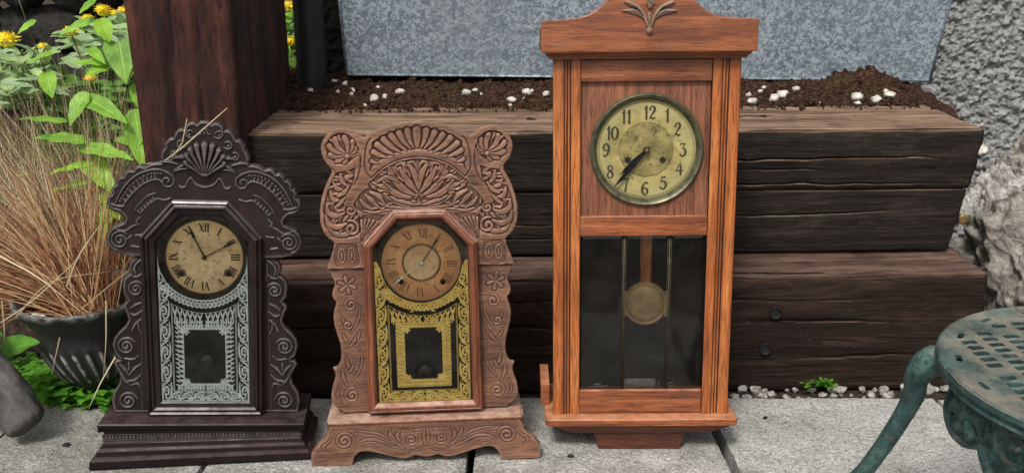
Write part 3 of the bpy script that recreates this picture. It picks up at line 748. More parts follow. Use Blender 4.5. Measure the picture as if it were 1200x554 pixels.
# ================================================================== CLOCK 1 : dark carved shelf clock
c1 = Clock('dark_shelf_clock', -.5393, 1.498, 6.2, 5.4, 3.0, z=.002)
tag(c1.root, 'near-black carved shelf clock with shell crest and silver patterned glass, leftmost', 'clock')
D1 = .058                                    # depth of the carved board behind the base front
def build_clock1():
    ck = c1; k = K
    cxz = lambda z: .001+.004*np.clip((z-.2)/.2, 0, 1)+.003*np.clip((z-.42)/.1, 0, 1)
    P = lambda pts: [(abs(x-float(cxz(z))), z) for x, z in ck.Q(pts, D1)]
    zb = ck.raw(340, 484, D1)[1]
    out = [(241,141.2),(244.5,142),(248,145.3),(252,143.4),(257,144.4),(261.5,148),(263.4,152.5),(267,152),(270.6,153.5),(274.8,158),(277,163.4),(281,164),(284,167),(287,171),(287.4,175.5),(290,178.5),(291.8,182.5),(292.6,187.5),(291.7,192.6),
           (296.7,193.0),(304,194.5),(310.3,198.6),(316.6,197),(321,199.5),(323.8,203.4),(328,203),(331,204.9),(334,207.5),(334.6,210.6),(338,211.3),(341,213.9),(343,217),(342.8,220.6),(345.5,221.6),(347.3,224.7),(348.6,228),(347.4,231.6),
           (351,233.8),(353,237.7),(353,243),(351.2,247.8),(346,251.6),(339,253),(334.8,256.6),(332.6,260),(334,263.5),(341,266.8),(347,269.5),(351.2,274.3),(354.2,282),(353.6,288),(351.2,293.3),(347,297.5),(341,299.8),(332,301.6),(323,302.2),(321.5,304.7),
           (326,308),(328.8,312.8),(329.4,318),(327,323.2),(331,325.2),(334.8,328.7),(336.8,334),(336.3,341),(335.5,348.9),(331.5,354),(335.4,358),(336.4,362),(333,368.6),(330.8,376.7),(334,383.5),(342.4,391.5),(347,397.5),(349.2,405.7),(347.6,413),(346.3,417.3),(341.3,422.4),(346,423.2),(348.4,427.5),(344.3,434.7),(341.6,442),(343.4,450),(350.1,459.8),(352.4,470),(350.4,483)]
    ol = P(out); ztop = ol[0][1]
    poly = [(0, ztop)]+ol[1:]+[(ol[-1][0], zb), (0, zb)]
    poly = [(max(0, x) if i else 0, z) for i, (x, z) in enumerate(poly)]; poly = [(-.02, poly[0][1])]+poly[1:-1]+[(-.02, zb)]
    R = Relief(0, .172, zb-.002, ztop+.004, .0009)
    S = sdf_poly(R.X, R.Z, poly); S = np.minimum(S, R.Z-zb+.0005); R.S = S
    # window hole in the board so that the pendulum chamber is open
    hx, hz0, hz1 = .074, ck.raw(239, 474, D1)[1], ck.raw(239, 255, D1)[1]
    zsh = ck.raw(239, 285, D1)[1]; S2 = -np.minimum(np.minimum(np.minimum(hx-R.X, R.Z-hz0), hz1-R.Z), (hx+.007-R.X-np.maximum(0, R.Z-zsh))*.7); R.S = np.minimum(S, S2)
    # side strips sit lower than the crest board
    zs = ck.raw(322, 303, D1)[1]; R.H -= .004/(1+np.exp((R.Z-zs)/.0006))
    B = lambda y: (0 if y < 303 else -.004)
    base = R.H.copy()
    R.H -= .0022*np.clip(1-S/.0016, 0, 1)**2                                        # rounded rim
    hb = .0018*np.exp(-((S-.0042)/.0011)**2)*(S > 0); R.H += hb*(R.Z > zs+.01)     # bead that follows the outline
    R.H += .0012*np.exp(-((S-.0034)/.0009)**2)*(R.Z <= zs)
    ridge = lambda pts, rs, h, b=0: R.ridge(P(pts), [r*k for r in rs] if hasattr(rs, '__len__') else rs*k, h, b)
    # shell
    sh = P([(240, 207)])[0]; sh = (0, sh[1])
    dome = P([(240,166)])[0][1]
    rr_ = np.hypot(R.X/1.02, R.Z-(sh[1]+.021)); R.H += .0040*np.clip(1-(rr_/.033)**2, 0, 1)
    PS = lambda pts: [(max(0, ck.raw(a, b, D1)[0]-ck.raw(240.3, 190, D1)[0]), ck.raw(a, b, D1)[1]) for a, b in pts]
    tips = [((240.3,170.5),4.6),((249,172),4.4),((256.5,177),4.2),((261.5,184),3.9),((263,191.5),3.4)]
    for (tx, ty), w_ in tips:
        dx = tx-240.3; R.ridge(PS([(240.3+dx*.12, 206), (240.3+dx*.50, 206-(206-ty)*.45), (240.3+dx*.86, 206-(206-ty)*.78), (tx, ty)]), [a*k for a in (1.0, 2.0, w_*.8, w_)], .0056, .0014)
    for (t0, _), (t1, _) in zip(tips, tips[1:]):
        mx, my = (t0[0]+t1[0])/2, (t0[1]+t1[1])/2; dx = mx-240.3
        R.groove(PS([(240.3+dx*.2, 203), (240.3+dx*.55, 206-(206-my)*.5), (mx+dx*.03, my-2)]), [.5*k, .8*k, 1.1*k], .0030)
    R.ridge(PS([(240,219.5),(246,218.8),(252,216),(257,209.5),(260,212),(262.5,216)]), [a*k for a in (1.3,1.3,1.5,1.2,1.2,1)], .0022)
    ridge([(262,216),(263,219.5),(267,221.2),(270,219.5)], [1,1.6,2,1.2], .0024)
    for a, b, w in (((260,187.5),(275,187),3),((259,193.5),(276,201),2.6),((272,194),(291,192.5),2.4),((262,199),(277,203.5),1.6)):
        ridge([a, ((a[0]+b[0])/2, (a[1]+b[1])/2-1.5), b], [w*.5, w, w*.3], .0042)
    # chain of little scrolls inside the crest
    for cx, cy, rot in ((241,155.5,90),(257.5,158.5,60),(268,171,35),(276,184,10)):
        p0_ = P([(cx, cy)])[0]
        if cx == 241: R.ridge(spiral(0, p0_[1], .0062, .0050, 200, -.62, 1, 14), .0011, .0026); R.ridge([(0, p0_[1]-.001), (0, p0_[1]-.006)], [.0022, .0006], .0028); R.ridge([(.0055, p0_[1]-.003), (.0105, p0_[1]-.0025)], [.0014, .0008], .0024); continue
        R.ridge(spiral(p0_[0], p0_[1], .0072, .0035, rot+110, .75, -1, 16), [.0009, .0014, .0013], .0026)
        R.ridge([(p0_[0]+.0062*math.cos(math.radians(rot-60)), p0_[1]+.0062*math.sin(math.radians(rot-60))), (p0_[0]-.001, p0_[1]-.006), (p0_[0]-.008, p0_[1]-.0035)], [.0006, .0019, .0008], .0026)
        R.ridge([(p0_[0]+.001, p0_[1]), (p0_[0]-.002, p0_[1]-.001)], .0012, .0024)
    # wing scroll
    s0 = P([(284.5,214.5)])[0]
    R.ridge(spiral(s0[0], s0[1], .0135, .0022, 95, 1.35, 1, 34), [.0011, .0013, .0013, .0018], .0030)
    ridge([(283,204.5),(294,201.5),(306,203),(320,209.5),(331,220),(338,231.5),(342.5,242)], [1.1,1.2,1.2,1.1,1], .0028)
    ridge([(289,216.5),(295,213),(303,214.5),(313,220),(323,229.5),(330,238.5),(333.5,244.5)], [1,1.3,1.1,1,1], .0028)
    ridge([(333,245.5),(340,245.5),(347,243.5)], [1.4,1.5,1.2], .003)
    ca = cr(P([(292,206.5),(302,206.8),(314,212),(325,221),(333,231.5),(338.5,241)]), 20)
    for i in range(0, len(ca), 7): R.ridge([tuple(ca[i]), tuple(ca[i]+.0001)], .0017, .0026)
    cb = cr(P([(298,210.3),(307,212.5),(317,218.5),(326,227.5),(332.5,238)]), 18)
    for i in range(0, len(cb), 9):
        x, z = cb[i]; j = min(i+1, len(cb)-1); d = (cb[j]-cb[j-1]); d = d/np.hypot(*d); n_ = np.array([-d[1], d[0]])
        R.ridge([tuple(cb[i]-n_*.0030+d*.001), tuple(cb[i]+n_*.002)], [.0022, .0008], .0024)
    # scallop flutes on the outer border
    # inner bar ornament
    ridge([(281,234.5),(288,236.5),(296,235.5),(305,242),(314,252)], [1.4,.9,.9,.9,.8], .0022)
    ridge([(298,229),(307,233),(317,243.5),(321,250)], [.8,.8,.8,.8], .0018)
    for t in np.linspace(0, 1, 6): 
        x, y = 300+17*t, 233+15.5*t+2; ridge([(x, y), (x-2.5, y+3)], [1.3, .5], .0022)
    ridge([(315,258),(319,262.5),(316,266)], [1,1.6,.8], .0024); ridge([(318,266),(325,269),(333,274),(343,272)], [.8,1.4,1.4,.6], .0022)
    ridge([(312,277.5),(321,278.5)], [.7,1], .002); ridge([(317,292),(325,291)], [1,1.3], .002); ridge([(326,279.5),(330,283)], [1.5,1], .002)
    s1 = P([(338.5,284.5)])[0]; R.ridge(spiral(s1[0], s1[1], .0160, .0018, 140, 2.0, -1, 44), [.0010, .0014, .0014, .0019], .0032)
    # side strip carving
    def sp(x, y, r, a0, tu, d, w=1.4): 
        q = P([(x, y)])[0]; R.ridge(spiral(q[0], q[1], r*k, 1.1*k, a0, tu, d, 34), [w*.8*k, w*k, w*1.3*k], .0030, -.004)
    def rd(pts, rs, h=.0028): ridge(pts, rs, h, -.004)
    sp(321.5, 341, 10.5, 150, 1.8, -1); sp(333, 407, 12, 150, 2.0, -1); sp(333.5, 470, 12.5, 170, 2.0, -1)
    rd([(313,306),(319,310),(323,317),(321,324)], [.8,1.8,2,.8]); rd([(314,322),(318,326),(324,327)], [.7,1.8,.8]); rd([(311,330),(313,320),(312,310)],[.8,1.2,.6])
    rd([(316,357),(323,360),(328,364)], [1,2,.8]); rd([(315,366),(322,371),(327,370)], [.8,2,.8]); rd([(316,376),(322,381),(326,389)], [.8,2,1]); rd([(316,392),(319,384),(318,376)], [.7,1.5,.6])
    rd([(318,428),(325,433),(331,440)], [.8,2.3,.8]); rd([(341,428),(335,434),(331,441)], [.8,2.3,.8]); rd([(318,440),(325,446),(333,447)], [.8,2,.8]); rd([(340,438),(336,446),(332,450)], [.7,1.6,.7]); rd([(331,426),(331,434)], [.8,1.8])
    rd([(319,456),(322,450),(330,452)], [.7,1.4,.6]); rd([(320,418),(326,422),(336,421)], [.7,1.3,.6])
    rd([(313.5,305),(314,350),(315,400),(317,440),(318,482)], .5, .0012)
    ro = random.Random(3)
    R.H += .00025*np.array([[0]])
    R.mirror(); field_mesh('carved_board', R, .016, W['dark'], ck.root, to3d=lambda V: np.stack([V[:,0]+cxz(V[:,1])*np.clip((V[:,1]-.1)/.1, 0, 1), D1-V[:,2], V[:,1]], 1))
    # case box behind
    m = MB(); zt = ck.raw(239, 262, D1)[1]
    m.box(-.118, -.078, D1+.0162, .140, zb-.004, zt+.03); m.box(.078, .118, D1+.0162, .140, zb-.004, zt+.03); m.box(-.0778, .0778, .132, .140, zb-.004, zt+.03); m.box(-.0778, .0778, D1+.0162, .1318, zt+.022, zt+.03); m.box(-.0778, .0778, D1+.0162, .1318, zb-.004, zb+.006)
    m.build('case', W['dark'], ck.root)
    m = MB(); m.box(-.0776, .0776, .1305, .1318, zb+.006, zt+.0215); m.build('back_lining', W['inside'], ck.root)
    # stepped base
    zt_ = zb
    pr_ = [(0.000, .0), (.0015, .004), (.001, .014), (-.004, .0175), (-.008, .0185), (-.009, .026), (-.0125, .030), (-.0155, .0305), (-.0165, .0365), (-.0185, .040), (-.019, .052), (-.020, .0545), (-.012, .0575), (-.0115, .0605), (-.0135, zt_-.0115), (-.0125, zt_-.010), (-.011, zt_-.002), (-.0125, zt_)]
    hw = .1855
    v = []; f = []; nn = len(pr_)
    for ins, z in pr_:
        i_ = -ins
        v += [(-hw+i_, i_, z), (hw-i_, i_, z), (hw-i_*.9, .156, z), (-hw+i_*.9, .156, z)]
    for a in range(nn-1):
        for b in range(4): f.append((a*4+b, a*4+(b+1)%4, (a+1)*4+(b+1)%4, (a+1)*4+b))
    f.append((3, 2, 1, 0)); f.append(tuple((nn-1)*4+q for q in range(4)))
    tr_ = math.tan(math.radians(3.0)); shr = lambda x, z: z+x*tr_*max(0, 1-z/zt_)
    m = MB(); m.add([(a, b, shr(a, c)) for a, b, c in v], f); m.build('base', W['darkx'], ck.root)
    # egg-and-tongue band on the base
    for side in (0, 1):
        Rb = Relief(-.168 if side == 0 else 0.019, .168 if side == 0 else .130, .0405, .0515, .0006); 
        x0b, x1b = Rb.xs[0], Rb.xs[-1]; x = x0b+.006
        while x < x1b-.004:
            Rb.ridge(spiral(x, .0468, .0042, .0040, 0, -.5, 1, 10), .0008, .0013); Rb.ridge([(x, .0475), (x, .0440)], [.0021, .0006], .0016); Rb.ridge([(x+.0058, .0490), (x+.0058, .0430)], [.0009, .0005], .0014); x += .0116
        Rb.ridge([(x0b, .0413), (x1b, .0413)], .0007, .0008); Rb.ridge([(x0b, .0510), (x1b, .0510)], .0007, .0008)
        if side == 0: field_mesh('carved_band', Rb, .002, W['darkx'], ck.root, to3d=lambda V: np.stack([V[:,0], .0182-V[:,2], V[:,1]+V[:,0]*tr_*(1-V[:,1]/zt_)], 1), nblur=2, cavk=1500, ridk=1500)
        else: field_mesh('carved_band', Rb, .002, W['darkx'], ck.root, to3d=lambda V: np.stack([.1672+V[:,2], V[:,0], V[:,1]+.167*tr_*(1-V[:,1]/zt_)], 1), nblur=2, cavk=1500, ridk=1500)
    # door frame
    q = lambda px, py: ck.raw(px, py, .044)
    bl, sh_, tp = q(308, 487), q(309, 280), q(272, 237)
    x_b, x_s, x_t = (abs(q(173, 487)[0])+bl[0])/2, (abs(q(166, 280)[0])+sh_[0])/2, .0455
    zz = [bl[1], sh_[1], tp[1]]
    poly = [(-x_b, zz[0]), (x_b, zz[0]), (x_s, zz[1]), (x_t, zz[2]), (-x_t, zz[2]), (-x_s, zz[1])]
    prof = [(0, -D1+.022), (0, -.026), (.001, -.023), (.0035, -.0215), (.006, -.024), (.0065, -.0255), (.009, -.0225), (.0115, -.0218), (.0135, -.0245), (.0145, -.027), (.022, -.0275), (.0232, -.029), (.0232, -.034)]; prof = [(a, b-.022) for a, b in prof]
    v, f = sweep_poly(poly, prof); m = MB(); m.add(v, f); door = m.build('door', W['darkd'], ck.root)
    # glass + stencil
    gi = [(-x_b+.0225, zz[0]+.0225), (x_b-.0225, zz[0]+.0225), (x_s-.0225, zz[1]-.009), (x_t-.008, zz[2]-.0225), (-x_t+.008, zz[2]-.0225), (-x_s+.0225, zz[1]-.009)]
    m = MB(); m.add([(x, .0530, z) for x, z in gi], [(0,1,2,3,4,5)]); m.build('glass_pane', W['glass'], door)
    dc = ck.raw(240, 301.5, .064)
    stencil(ck, door, 'silver_stencil', W['silver'], .0545, abs(gi[1][0])-.0012, gi[0][1]+.001, (dc[0]*0, ck.raw(239, 302, .0545)[1]), 56*K, ck.raw(239, 386, .0545)[1], ck.raw(239, 449, .0545)[1], 26*K, 1.15)
    # dial
    cx, cz = dc[0]*.6, dc[1]; y = .066
    m = MB(); m.lathe([(a*1.085, b) for a, b in [(.0595, .0), (.0745, .0), (.0745, -.003), (.072, -.006), (.068, -.0075), (.066, -.0055), (.0645, -.003), (.0625, -.001), (.0618, .002), (.0595, .003)]], (cx, y, cz), 96, 'y')
    m.build('dial_bezel', W['bronze'], ck.root, angle=50)
    dl = disc('dial', cx, cz, .0685, y+.0015, W['dial1'], ck.root)
    roman(dl, cx, cz, .0445, .0595, y+.0012, W['inkd'], 1.0, .95)
    m = MB(); 
    for t in range(60):
        a = 2*PI*t/60; r = .0635
        m.lathe([(.0001, 0), (.00075 if t % 5 == 0 else .0003, 0)], (cx+r*math.cos(a), y+.0010, cz+r*math.sin(a)), 8, 'y')
    m.build('minute_dots', W['inkd'], dl)
    for s_ in (-1, 1):
        px = (212, 268)[s_ > 0]; p_ = ck.raw(px, 321, y)
        m = MB(); m.lathe([(.0001, -.0002), (.0048, -.0002), (.0048, .0008)], (p_[0], y+.0004, p_[1]), 28, 'y'); m.build('winding_hole', W['hole'], dl)
        m = MB(); m.prism([(p_[0]+a*.0085*1.0+b*.002*s_, p_[1]+b*.0075+.001) for a, b in ((-1,-.7),(1,-.7),(1,.9),(-1,.9))], y+.0006, y+.0011); m.build('shaded_square', W['inkf'], dl)
    hand(dl, cx, cz, ck.raw(220.5, 264.5, y), y-.002, W['ironb'], .0030, 'maltese', 'hour_hand'); hand(dl, cx, cz, ck.raw(277.5, 281, y), y-.0035, W['ironb'], .0022, 'maltese', 'minute_hand')
    m = MB(); m.lathe([(.0001, -.0065), (.0022, -.0062), (.0033, -.0045), (.0033, .001)], (cx, y, cz), 20, 'y'); m.build('hand_nut', W['bronze'], dl, True)
    # pendulum bob low in the case
    b_ = ck.raw(243, 425, .107); pm = empty('pendulum'); pm.parent = ck.root
    m = MB(); m.tube([(b_[0], .107, cz-.05), (b_[0], .107, b_[1])], .0008, 8); m.build('rod', W['bronze'], pm, True)
    m = MB(); m.lathe([(.0001, -.004), (.010, -.003), (.0155, 0), (.010, .003), (.0001, .004)], (b_[0], .107, b_[1]+.004), 36, 'y'); m.build('bob', W['bronze'], pm, True)

def stencil(ck, parent, name, mat, y, hw, z0, cen, rc, wz1, wz0, whw, wt, dense=False):
    """scroll pattern painted on the back of the glass; half pattern mirrored"""
    zt = cen[1]-rc*.0+.008
    R = Relief(0, hw+.001, z0-.001, cen[1]+.004, .00045); R.H[:] = -1
    w = .0011*wt; bw = .0205
    PT = lambda pts, r=w: R.paint(pts, r)
    # solid ground for the dense gold version: bands that scrolls are then cut from
    xo = hw; xi = xo-.0185
    def scrollband(a, b, inward, n, ph=0):
        a = np.array(a); b = np.array(b); L = np.hypot(*(b-a)); t = (b-a)/L; n_ = np.array(inward); 
        for i in range(n):
            s0 = L*i/n; s1 = L/n; d = 1 if i % 2 == ph else -1
            f_ = lambda u, v: tuple(a+t*(s0+s1*u)+n_*v*.0165)
            PT([f_(.02,.15), f_(.30,.05), f_(.62,.16), f_(.74,.45), f_(.58,.68), f_(.38,.62), f_(.36,.45)], [w*.7, w*1.3, w*1.7, w*1.5, w*1.2, w, w*1.2])
            PT([f_(.98,.95), f_(.70,.98), f_(.32,.90), f_(.14,.62), f_(.22,.40), f_(.40,.34)], [w*.6, w*1.1, w*1.5, w*1.3, w, w])
            PT([f_(.80,.10), f_(.92,.32), f_(.95,.60)], [w*1.5, w*1.2, w*.5]); PT([f_(.05,.35), f_(.03,.6), f_(.10,.88)], [w*1.2, w*1.3, w*.5])
            PT([f_(.84,.72), f_(.80,.82)], [w*1.1, w*.8]); PT([f_(.56,.42), f_(.50,.30)], [w*1.1, w*.6])
    ztop = cen[1]-math.sqrt(max(0, rc*rc-(xo-.002)**2))+.002 if rc > xo else cen[1]
    scrollband((xo-.0006, z0), (xo-.0006, ztop-.004), (-1, 0), 7)
    scrollband((xo-.016, z0+.0006), (0, z0+.0006), (0, 1), 3)
    PT([(xo-.0007, z0), (xo-.0007, ztop+.012)], .0006); PT([(0, z0+.0004), (xo, z0+.0004)], .0006)
    # band under the dial
    arc = [(math.sin(a)*(rc+.0085), cen[1]-math.cos(a)*(rc+.0085)) for a in np.linspace(0, .95, 12)]
    for i in range(11):
        p = np.array(arc[i]); q = np.array(arc[i+1]); t = (q-p); n_ = np.array([-t[1], t[0]]); 
        f_ = lambda u, v: tuple(p+t*u+n_*v)
        PT([f_(0,-.5), f_(.35,-.85), f_(.75,-.6), f_(.8,0), f_(.5,.3)], [w*.6, w*1.2, w*1.4, w*1.1, w]); PT([f_(.2,.9), f_(.6,.75), f_(1,1.0)], [w*.9, w*1.3, w*.6]); PT([f_(.1,.2), f_(.25,-.3)], [w, w*.7])
    ring = [(math.sin(a)*(rc+.0016), cen[1]-math.cos(a)*(rc+.0016)) for a in np.linspace(0, 1.25, 24)]; PT(ring, .0006)
    R.T
    # cusp between dial ring and border
    for f0, f1 in (((xo-.002, ztop+.010), (xo-.010, ztop-.012)), ((xo-.003, ztop+.002), (xo-.014, ztop-.016)), ((xo-.002, ztop-.006), (xo-.008, ztop-.020))):
        PT([f0, ((f0[0]+f1[0])/2+.002, (f0[1]+f1[1])/2), f1], [w*.6, w*1.8, w*.7])
    # thin rectangle, with a curved top
    xr = xo-.0205; zr0 = z0+.0190
    arc2z = lambda x: cen[1]-math.sqrt((rc+.024)**2-x*x)
    top = [(x, arc2z(x)-.0) for x in np.linspace(0, xr, 8)]
    PT([(0, zr0), (xr, zr0)], .00045); PT([(xr, zr0), (xr, top[-1][1])], .00045); PT(top, .00045)
    PT([(0, zr0+.0016), (xr-.0016, zr0+.0016), ], .0003); PT([(xr-.0016, zr0+.0016), (xr-.0016, top[-1][1]-.001)], .0003)
    # leafy band hugging the window
    zi0, zi1 = wz0-.0, wz1+.0
    x1 = whw+.0012; 
    nb = 11
    for i in range(nb):
        z = zi0+(zi1-zi0)*(i+.5)/nb
        PT([(x1+.001, z-.002), (x1+.0045, z+.001), (x1+.0095, z-.0012)], [w*1.4, w*1.5, w*.5]); PT([(x1+.0085, z+.0035), (x1+.006, z+.001)], [w*.7, w*1.2]); PT([(x1+.002, z+.0025), (x1+.004, z-.001)], [w, w])
    nb = 7
    for i in range(nb):
        x = x1*(i+.5)/nb
        for (zz_, sg) in ((zi0, -1), (zi1, 1)):
            PT([(x-.002, zz_+sg*.001), (x+.001, zz_+sg*.0045), (x-.001, zz_+sg*.0088)], [w*1.4, w*1.5, w*.5]); PT([(x+.003, zz_+sg*.0075), (x+.001, zz_+sg*.005)], [w*.7, w*1.1])
    PT([(x1, zi0), (x1, zi1)], .0007); PT([(0, zi0-.0009), (x1, zi0-.0009)], .0007); PT([(0, zi1+.0009), (x1, zi1+.0009)], .0007)
    for cz_, sg in ((zi0, 1), (zi1, -1)):
        c_ = (whw-.003, cz_+sg*.0035)
        for a in range(0, 360, 60):
            PT([c_, (c_[0]+.0052*math.cos(math.radians(a+15)), c_[1]+.0052*math.sin(math.radians(a+15)))], [w*.8, w*1.25])
        PT([(whw+.004, cz_-sg*.002), (whw+.0115, cz_-sg*.0085)], [w*2.2, w*1.4])
    # fill between arc and window top
    zt2 = arc2z(0)
    for i in range(4):
        x = .004+xr*.9*(i)/4; PT([(x, zi1+.011), (x+.004, zi1+.014), (x+.008, zi1+.0118)], [w*.8, w*1.4, w*.6])
    for i in range(6):
        x = .003+xr*.92*i/6; zA = arc2z(x+.003)-.0012; dz = zA-(zi1+.0018)
        if dz < .004: continue
        PT([(x, zA), (x+.0035, zA-dz*.30), (x+.0075, zA-.0005)], [w*.6, w*1.5, w*.6]); PT([(x+.0035, zA-dz*.35), (x+.0050, zA-dz*.75)], [w*1.2, w*.7]); PT([(x+.0008, zA-dz*.5), (x+.0018, zA-dz*.85)], [w*1.1, w*.6])
    for z in np.linspace(zi0-.004, zi1+.010, 15): PT([(x1+.0095, z), (x1+.0135, z+.0022)], [w*1.5, w*.6])
    for x in np.linspace(.003, x1+.009, 9): PT([(x, zi0-.0092), (x+.0022, zi0-.0128)], [w*1.5, w*.6])
    if dense:
        PT([(x1+.0062, zi0-.004), (x1+.0062, zi1+.006)], .0034); PT([(0, zi0-.0055), (x1+.006, zi0-.0055)], .0034); PT([(0, zi1+.0055), (x1+.006, zi1+.0055)], .0030)
        for z in np.linspace(zi0, zi1, 15): R.erase([(x1+.0050, z), (x1+.0066, z+.0016)], [.0007, .0005]); R.erase([(x1+.0086, z+.0022), (x1+.0080, z+.0036)], .0005)
        for x in np.linspace(.002, x1, 8): R.erase([(x, zi0-.0044), (x+.0014, zi0-.0062)], [.0007, .0005]); R.erase([(x+.001, zi1+.0050), (x+.0024, zi1+.0062)], [.0007, .0005])
        PT([(x1+.0122, zi0-.010), (x1+.0122, zi1+.008)], .0019); PT([(0, zi0-.0118), (x1+.0122, zi0-.0118)], .0019)
        for z in np.linspace(zi0-.004, zi1+.004, 17): R.erase([(x1+.0118, z), (x1+.0130, z+.0012)], .0006)
        for x in np.linspace(.003, x1+.008, 10): R.erase([(x, zi0-.0122), (x+.0014, zi0-.0112)], .0006)
        rx = random.Random(4)
        for i in range(18): a = rx.uniform(0, .9); q_ = rc+rx.uniform(.004, .018); PT([(math.sin(a)*q_, cen[1]-math.cos(a)*q_), (math.sin(a+.06)*q_, cen[1]-math.cos(a+.06)*(q_+.002))], [.0016, .0008])
    # clip: dial circle, window
    rad = np.hypot(R.X-cen[0], R.Z-cen[1]); R.H = np.minimum(R.H, (rad-rc)*600)
    win = np.minimum(whw-R.X, np.minimum(R.Z-zi0, zi1-R.Z)); 
    keepflor = R.H.copy()
    R.H = np.where(win > .0075, np.minimum(R.H, -.2), R.H)
    R.H = np.minimum(R.H, (hw-R.X)*900)
    R.mirror(); R.S = R.H; 
    field_mesh(name, R, .0004, mat, parent, y, S=R.S, flatH=1)
build_clock1()
# the two dry stalks caught on its crest
m = MB()
A = [Yp(172, 192, 1.66), Yp(194, 188, 1.60), Yp(214, 173, 1.575), Yp(240, 150, 1.565), Yp(266, 127, 1.57)]; m.tube(A, [.0010, .0012, .0013, .0011, .0006], 6)
B_ = [Yp(199, 190, 1.60), Yp(214, 167, 1.585), Yp(219, 139, 1.60)]; m.tube(B_, [.001, .0009, .0005], 6)
m.tone = [1]*len(m.v); o = m.build('dry_stalk', W['straw'], None, True, attrs={'tone': ('FLOAT', [.75]*len(m.v))}); tag(o, 'forked dry straw stalk leaning across the crest of the dark clock', 'stalk')

# ================================================================== CLOCK 2 : pressed oak shelf clock
c2 = Clock('carved_oak_clock', -.1485, 1.5085, 4.3, 5.0, -.2, z=.0)
tag(c2.root, 'faded pinkish carved oak shelf clock with gold patterned glass, in the middle', 'clock')
D2 = .030
def build_clock2():
    ck = c2; P = lambda pts: ck.P(pts, D2); k = K
    out = [(488,142),(498,143),(507,144),(516,145.5),(525,148),(534,151),(540.5,153.8),(546,157),(550.5,159.6),(553,159),(557.6,154.9),(562,151.6),(566.6,149.4),(572,147.8),(577.5,147.3),(583,148.2),(588.3,150.6),(593.5,154.6),(597.3,159.4),(599.8,164.4),(600.8,170),(600.4,176),(598.2,182),(595.6,187),(592,191.2),(590,194),(589.8,197.4),(593.7,204.5),(597.6,211.5),(601,219.8),(604,229),(606.3,240),(606.8,252.8),(605.6,260),(603.4,266.2),(600.8,270.8),(597.4,274.6),(593.5,277.6),(592.3,280),(593.6,286.9),(596,292.5),(598.7,298.3),(601,303.5),(602,308.2),
           (600,311.6),(598.8,315),(597.4,320),(595.4,325),(595.1,329),(597.6,334.5),(598.9,340),(597.6,345),(594.6,348.3),(595.4,352),(597.6,358),(599,366),(598.3,376),(596,386),(593.3,396),(592.4,405.2),(593,413),(595.4,420),(599,424.2),(603.3,425.2),(601.2,429),(600.9,434),(602.8,440),(605.6,447.6),(607.4,456.8),(606.6,463),(604.2,468.6),(600,472.6),(595.4,475)]
    ol = P(out); zb = ol[-1][1]-.004; ztop = ol[0][1]
    poly = [(-.02, ztop)]+ol[1:]+[(ol[-1][0], zb), (-.02, zb)]
    R = Relief(0, max(x for x, z in ol)+.004, zb-.002, ztop+.006, .00085)
    S = sdf_poly(R.X, R.Z, poly)
    hx, hz0, hz1 = .075, ck.raw(495, 468, D2)[1], ck.raw(495, 262, D2)[1]
    zsh = ck.raw(495, 289, D2)[1]; R.S = np.minimum(S, -np.minimum(np.minimum(np.minimum(hx-R.X, R.Z-hz0), hz1-R.Z), (hx+.007-R.X-np.maximum(0, R.Z-zsh))*.7))
    zs = ck.raw(585, 310, D2)[1]; low = 1/(1+np.exp((R.Z-zs)/.0006)); R.H -= .005*low
    R.H -= .0020*np.clip(1-S/.0018, 0, 1)**2
    def recess(pts, g, soft=.0012):
        pl = [tuple(p) for p in cr(P(pts+[pts[0]]), 6)]; q = sdf_poly(R.X, R.Z, pl); R.H -= g*np.clip(q/soft+.5, 0, 1); R.H -= .0008*np.exp(-(q/.0009)**2)
    def recess_raw(pl, g, soft=.0012):
        q = sdf_poly(R.X, R.Z, pl); R.H -= g*np.clip(q/soft+.5, 0, 1); R.H -= .0008*np.exp(-(q/.0009)**2)
    lf = lambda pts, rs, h=.0034, g=.0016, base=-.0030, vein=.0: R.leaf(P(pts), [r*k for r in rs], h, g, base, vein)
    gr = lambda pts, r=1.0, g=.0018: R.groove(P(pts), [a*k for a in r] if hasattr(r, '__len__') else r*k, g)
    # fan of lobes under the top arc
    fo = P([(488,149.5),(500,150.2),(512,152.3),(523,155.6),(533,159.8),(541.5,165.5)]); fi = P([(546,198.5),(543,193.5),(533,186.5),(521,181),(505,176.8),(488,175.4)])
    recess_raw([(-.01, fo[0][1])]+[tuple(p) for p in cr(fo, 5)]+[tuple(p) for p in cr(fi, 5)]+[(-.01, fi[-1][1])], .0030)
    zc = ck.raw(488, 176, D2)[1]
    lobes = [((488,153),(488,173),6.2),((499.5,153.5),(493,174),5.2),((509.5,155.5),(496.5,175),5.0),((519,158.5),(501.5,177),4.9),((528,162.5),(508,179),4.8),((536,168.5),(516,181.5),4.6),((541,177),(524,184.5),4.2),((543.5,187),(534,190.5),3.4)]
    for i, (a, b, w) in enumerate(lobes):
        midp = (a[0]*.66+b[0]*.34+(1.8 if i else 0), a[1]*.45+b[1]*.55-.5)
        mid2 = ((a[0]+b[0])/2+(2.2 if i else 0), (a[1]+b[1])/2)
        lf([a, mid2, b], [w*.92, w*.82, w*.22], .0036, .0020, -.0034)
        gr([(a[0]-w*.4, a[1]+4), (mid2[0]-w*.25, mid2[1]), b], [.25, .3, .2], .0005)
    # lower arc band groove
    gr([(488,183.8),(505,185.2),(520,189.5),(533,196.5),(545,206.5)], 1.1, .0022); gr([(545,206.5),(551,197),(551,183),(548,168),(543,160)], 1.0, .0020)
    # ears
    e0 = P([(577,171)])[0]
    recess_raw([(e0[0]+.0255*math.cos(a)*.98, e0[1]+.0255*math.sin(a)) for a in np.linspace(0, 2*PI, 40, endpoint=False)], .0030)
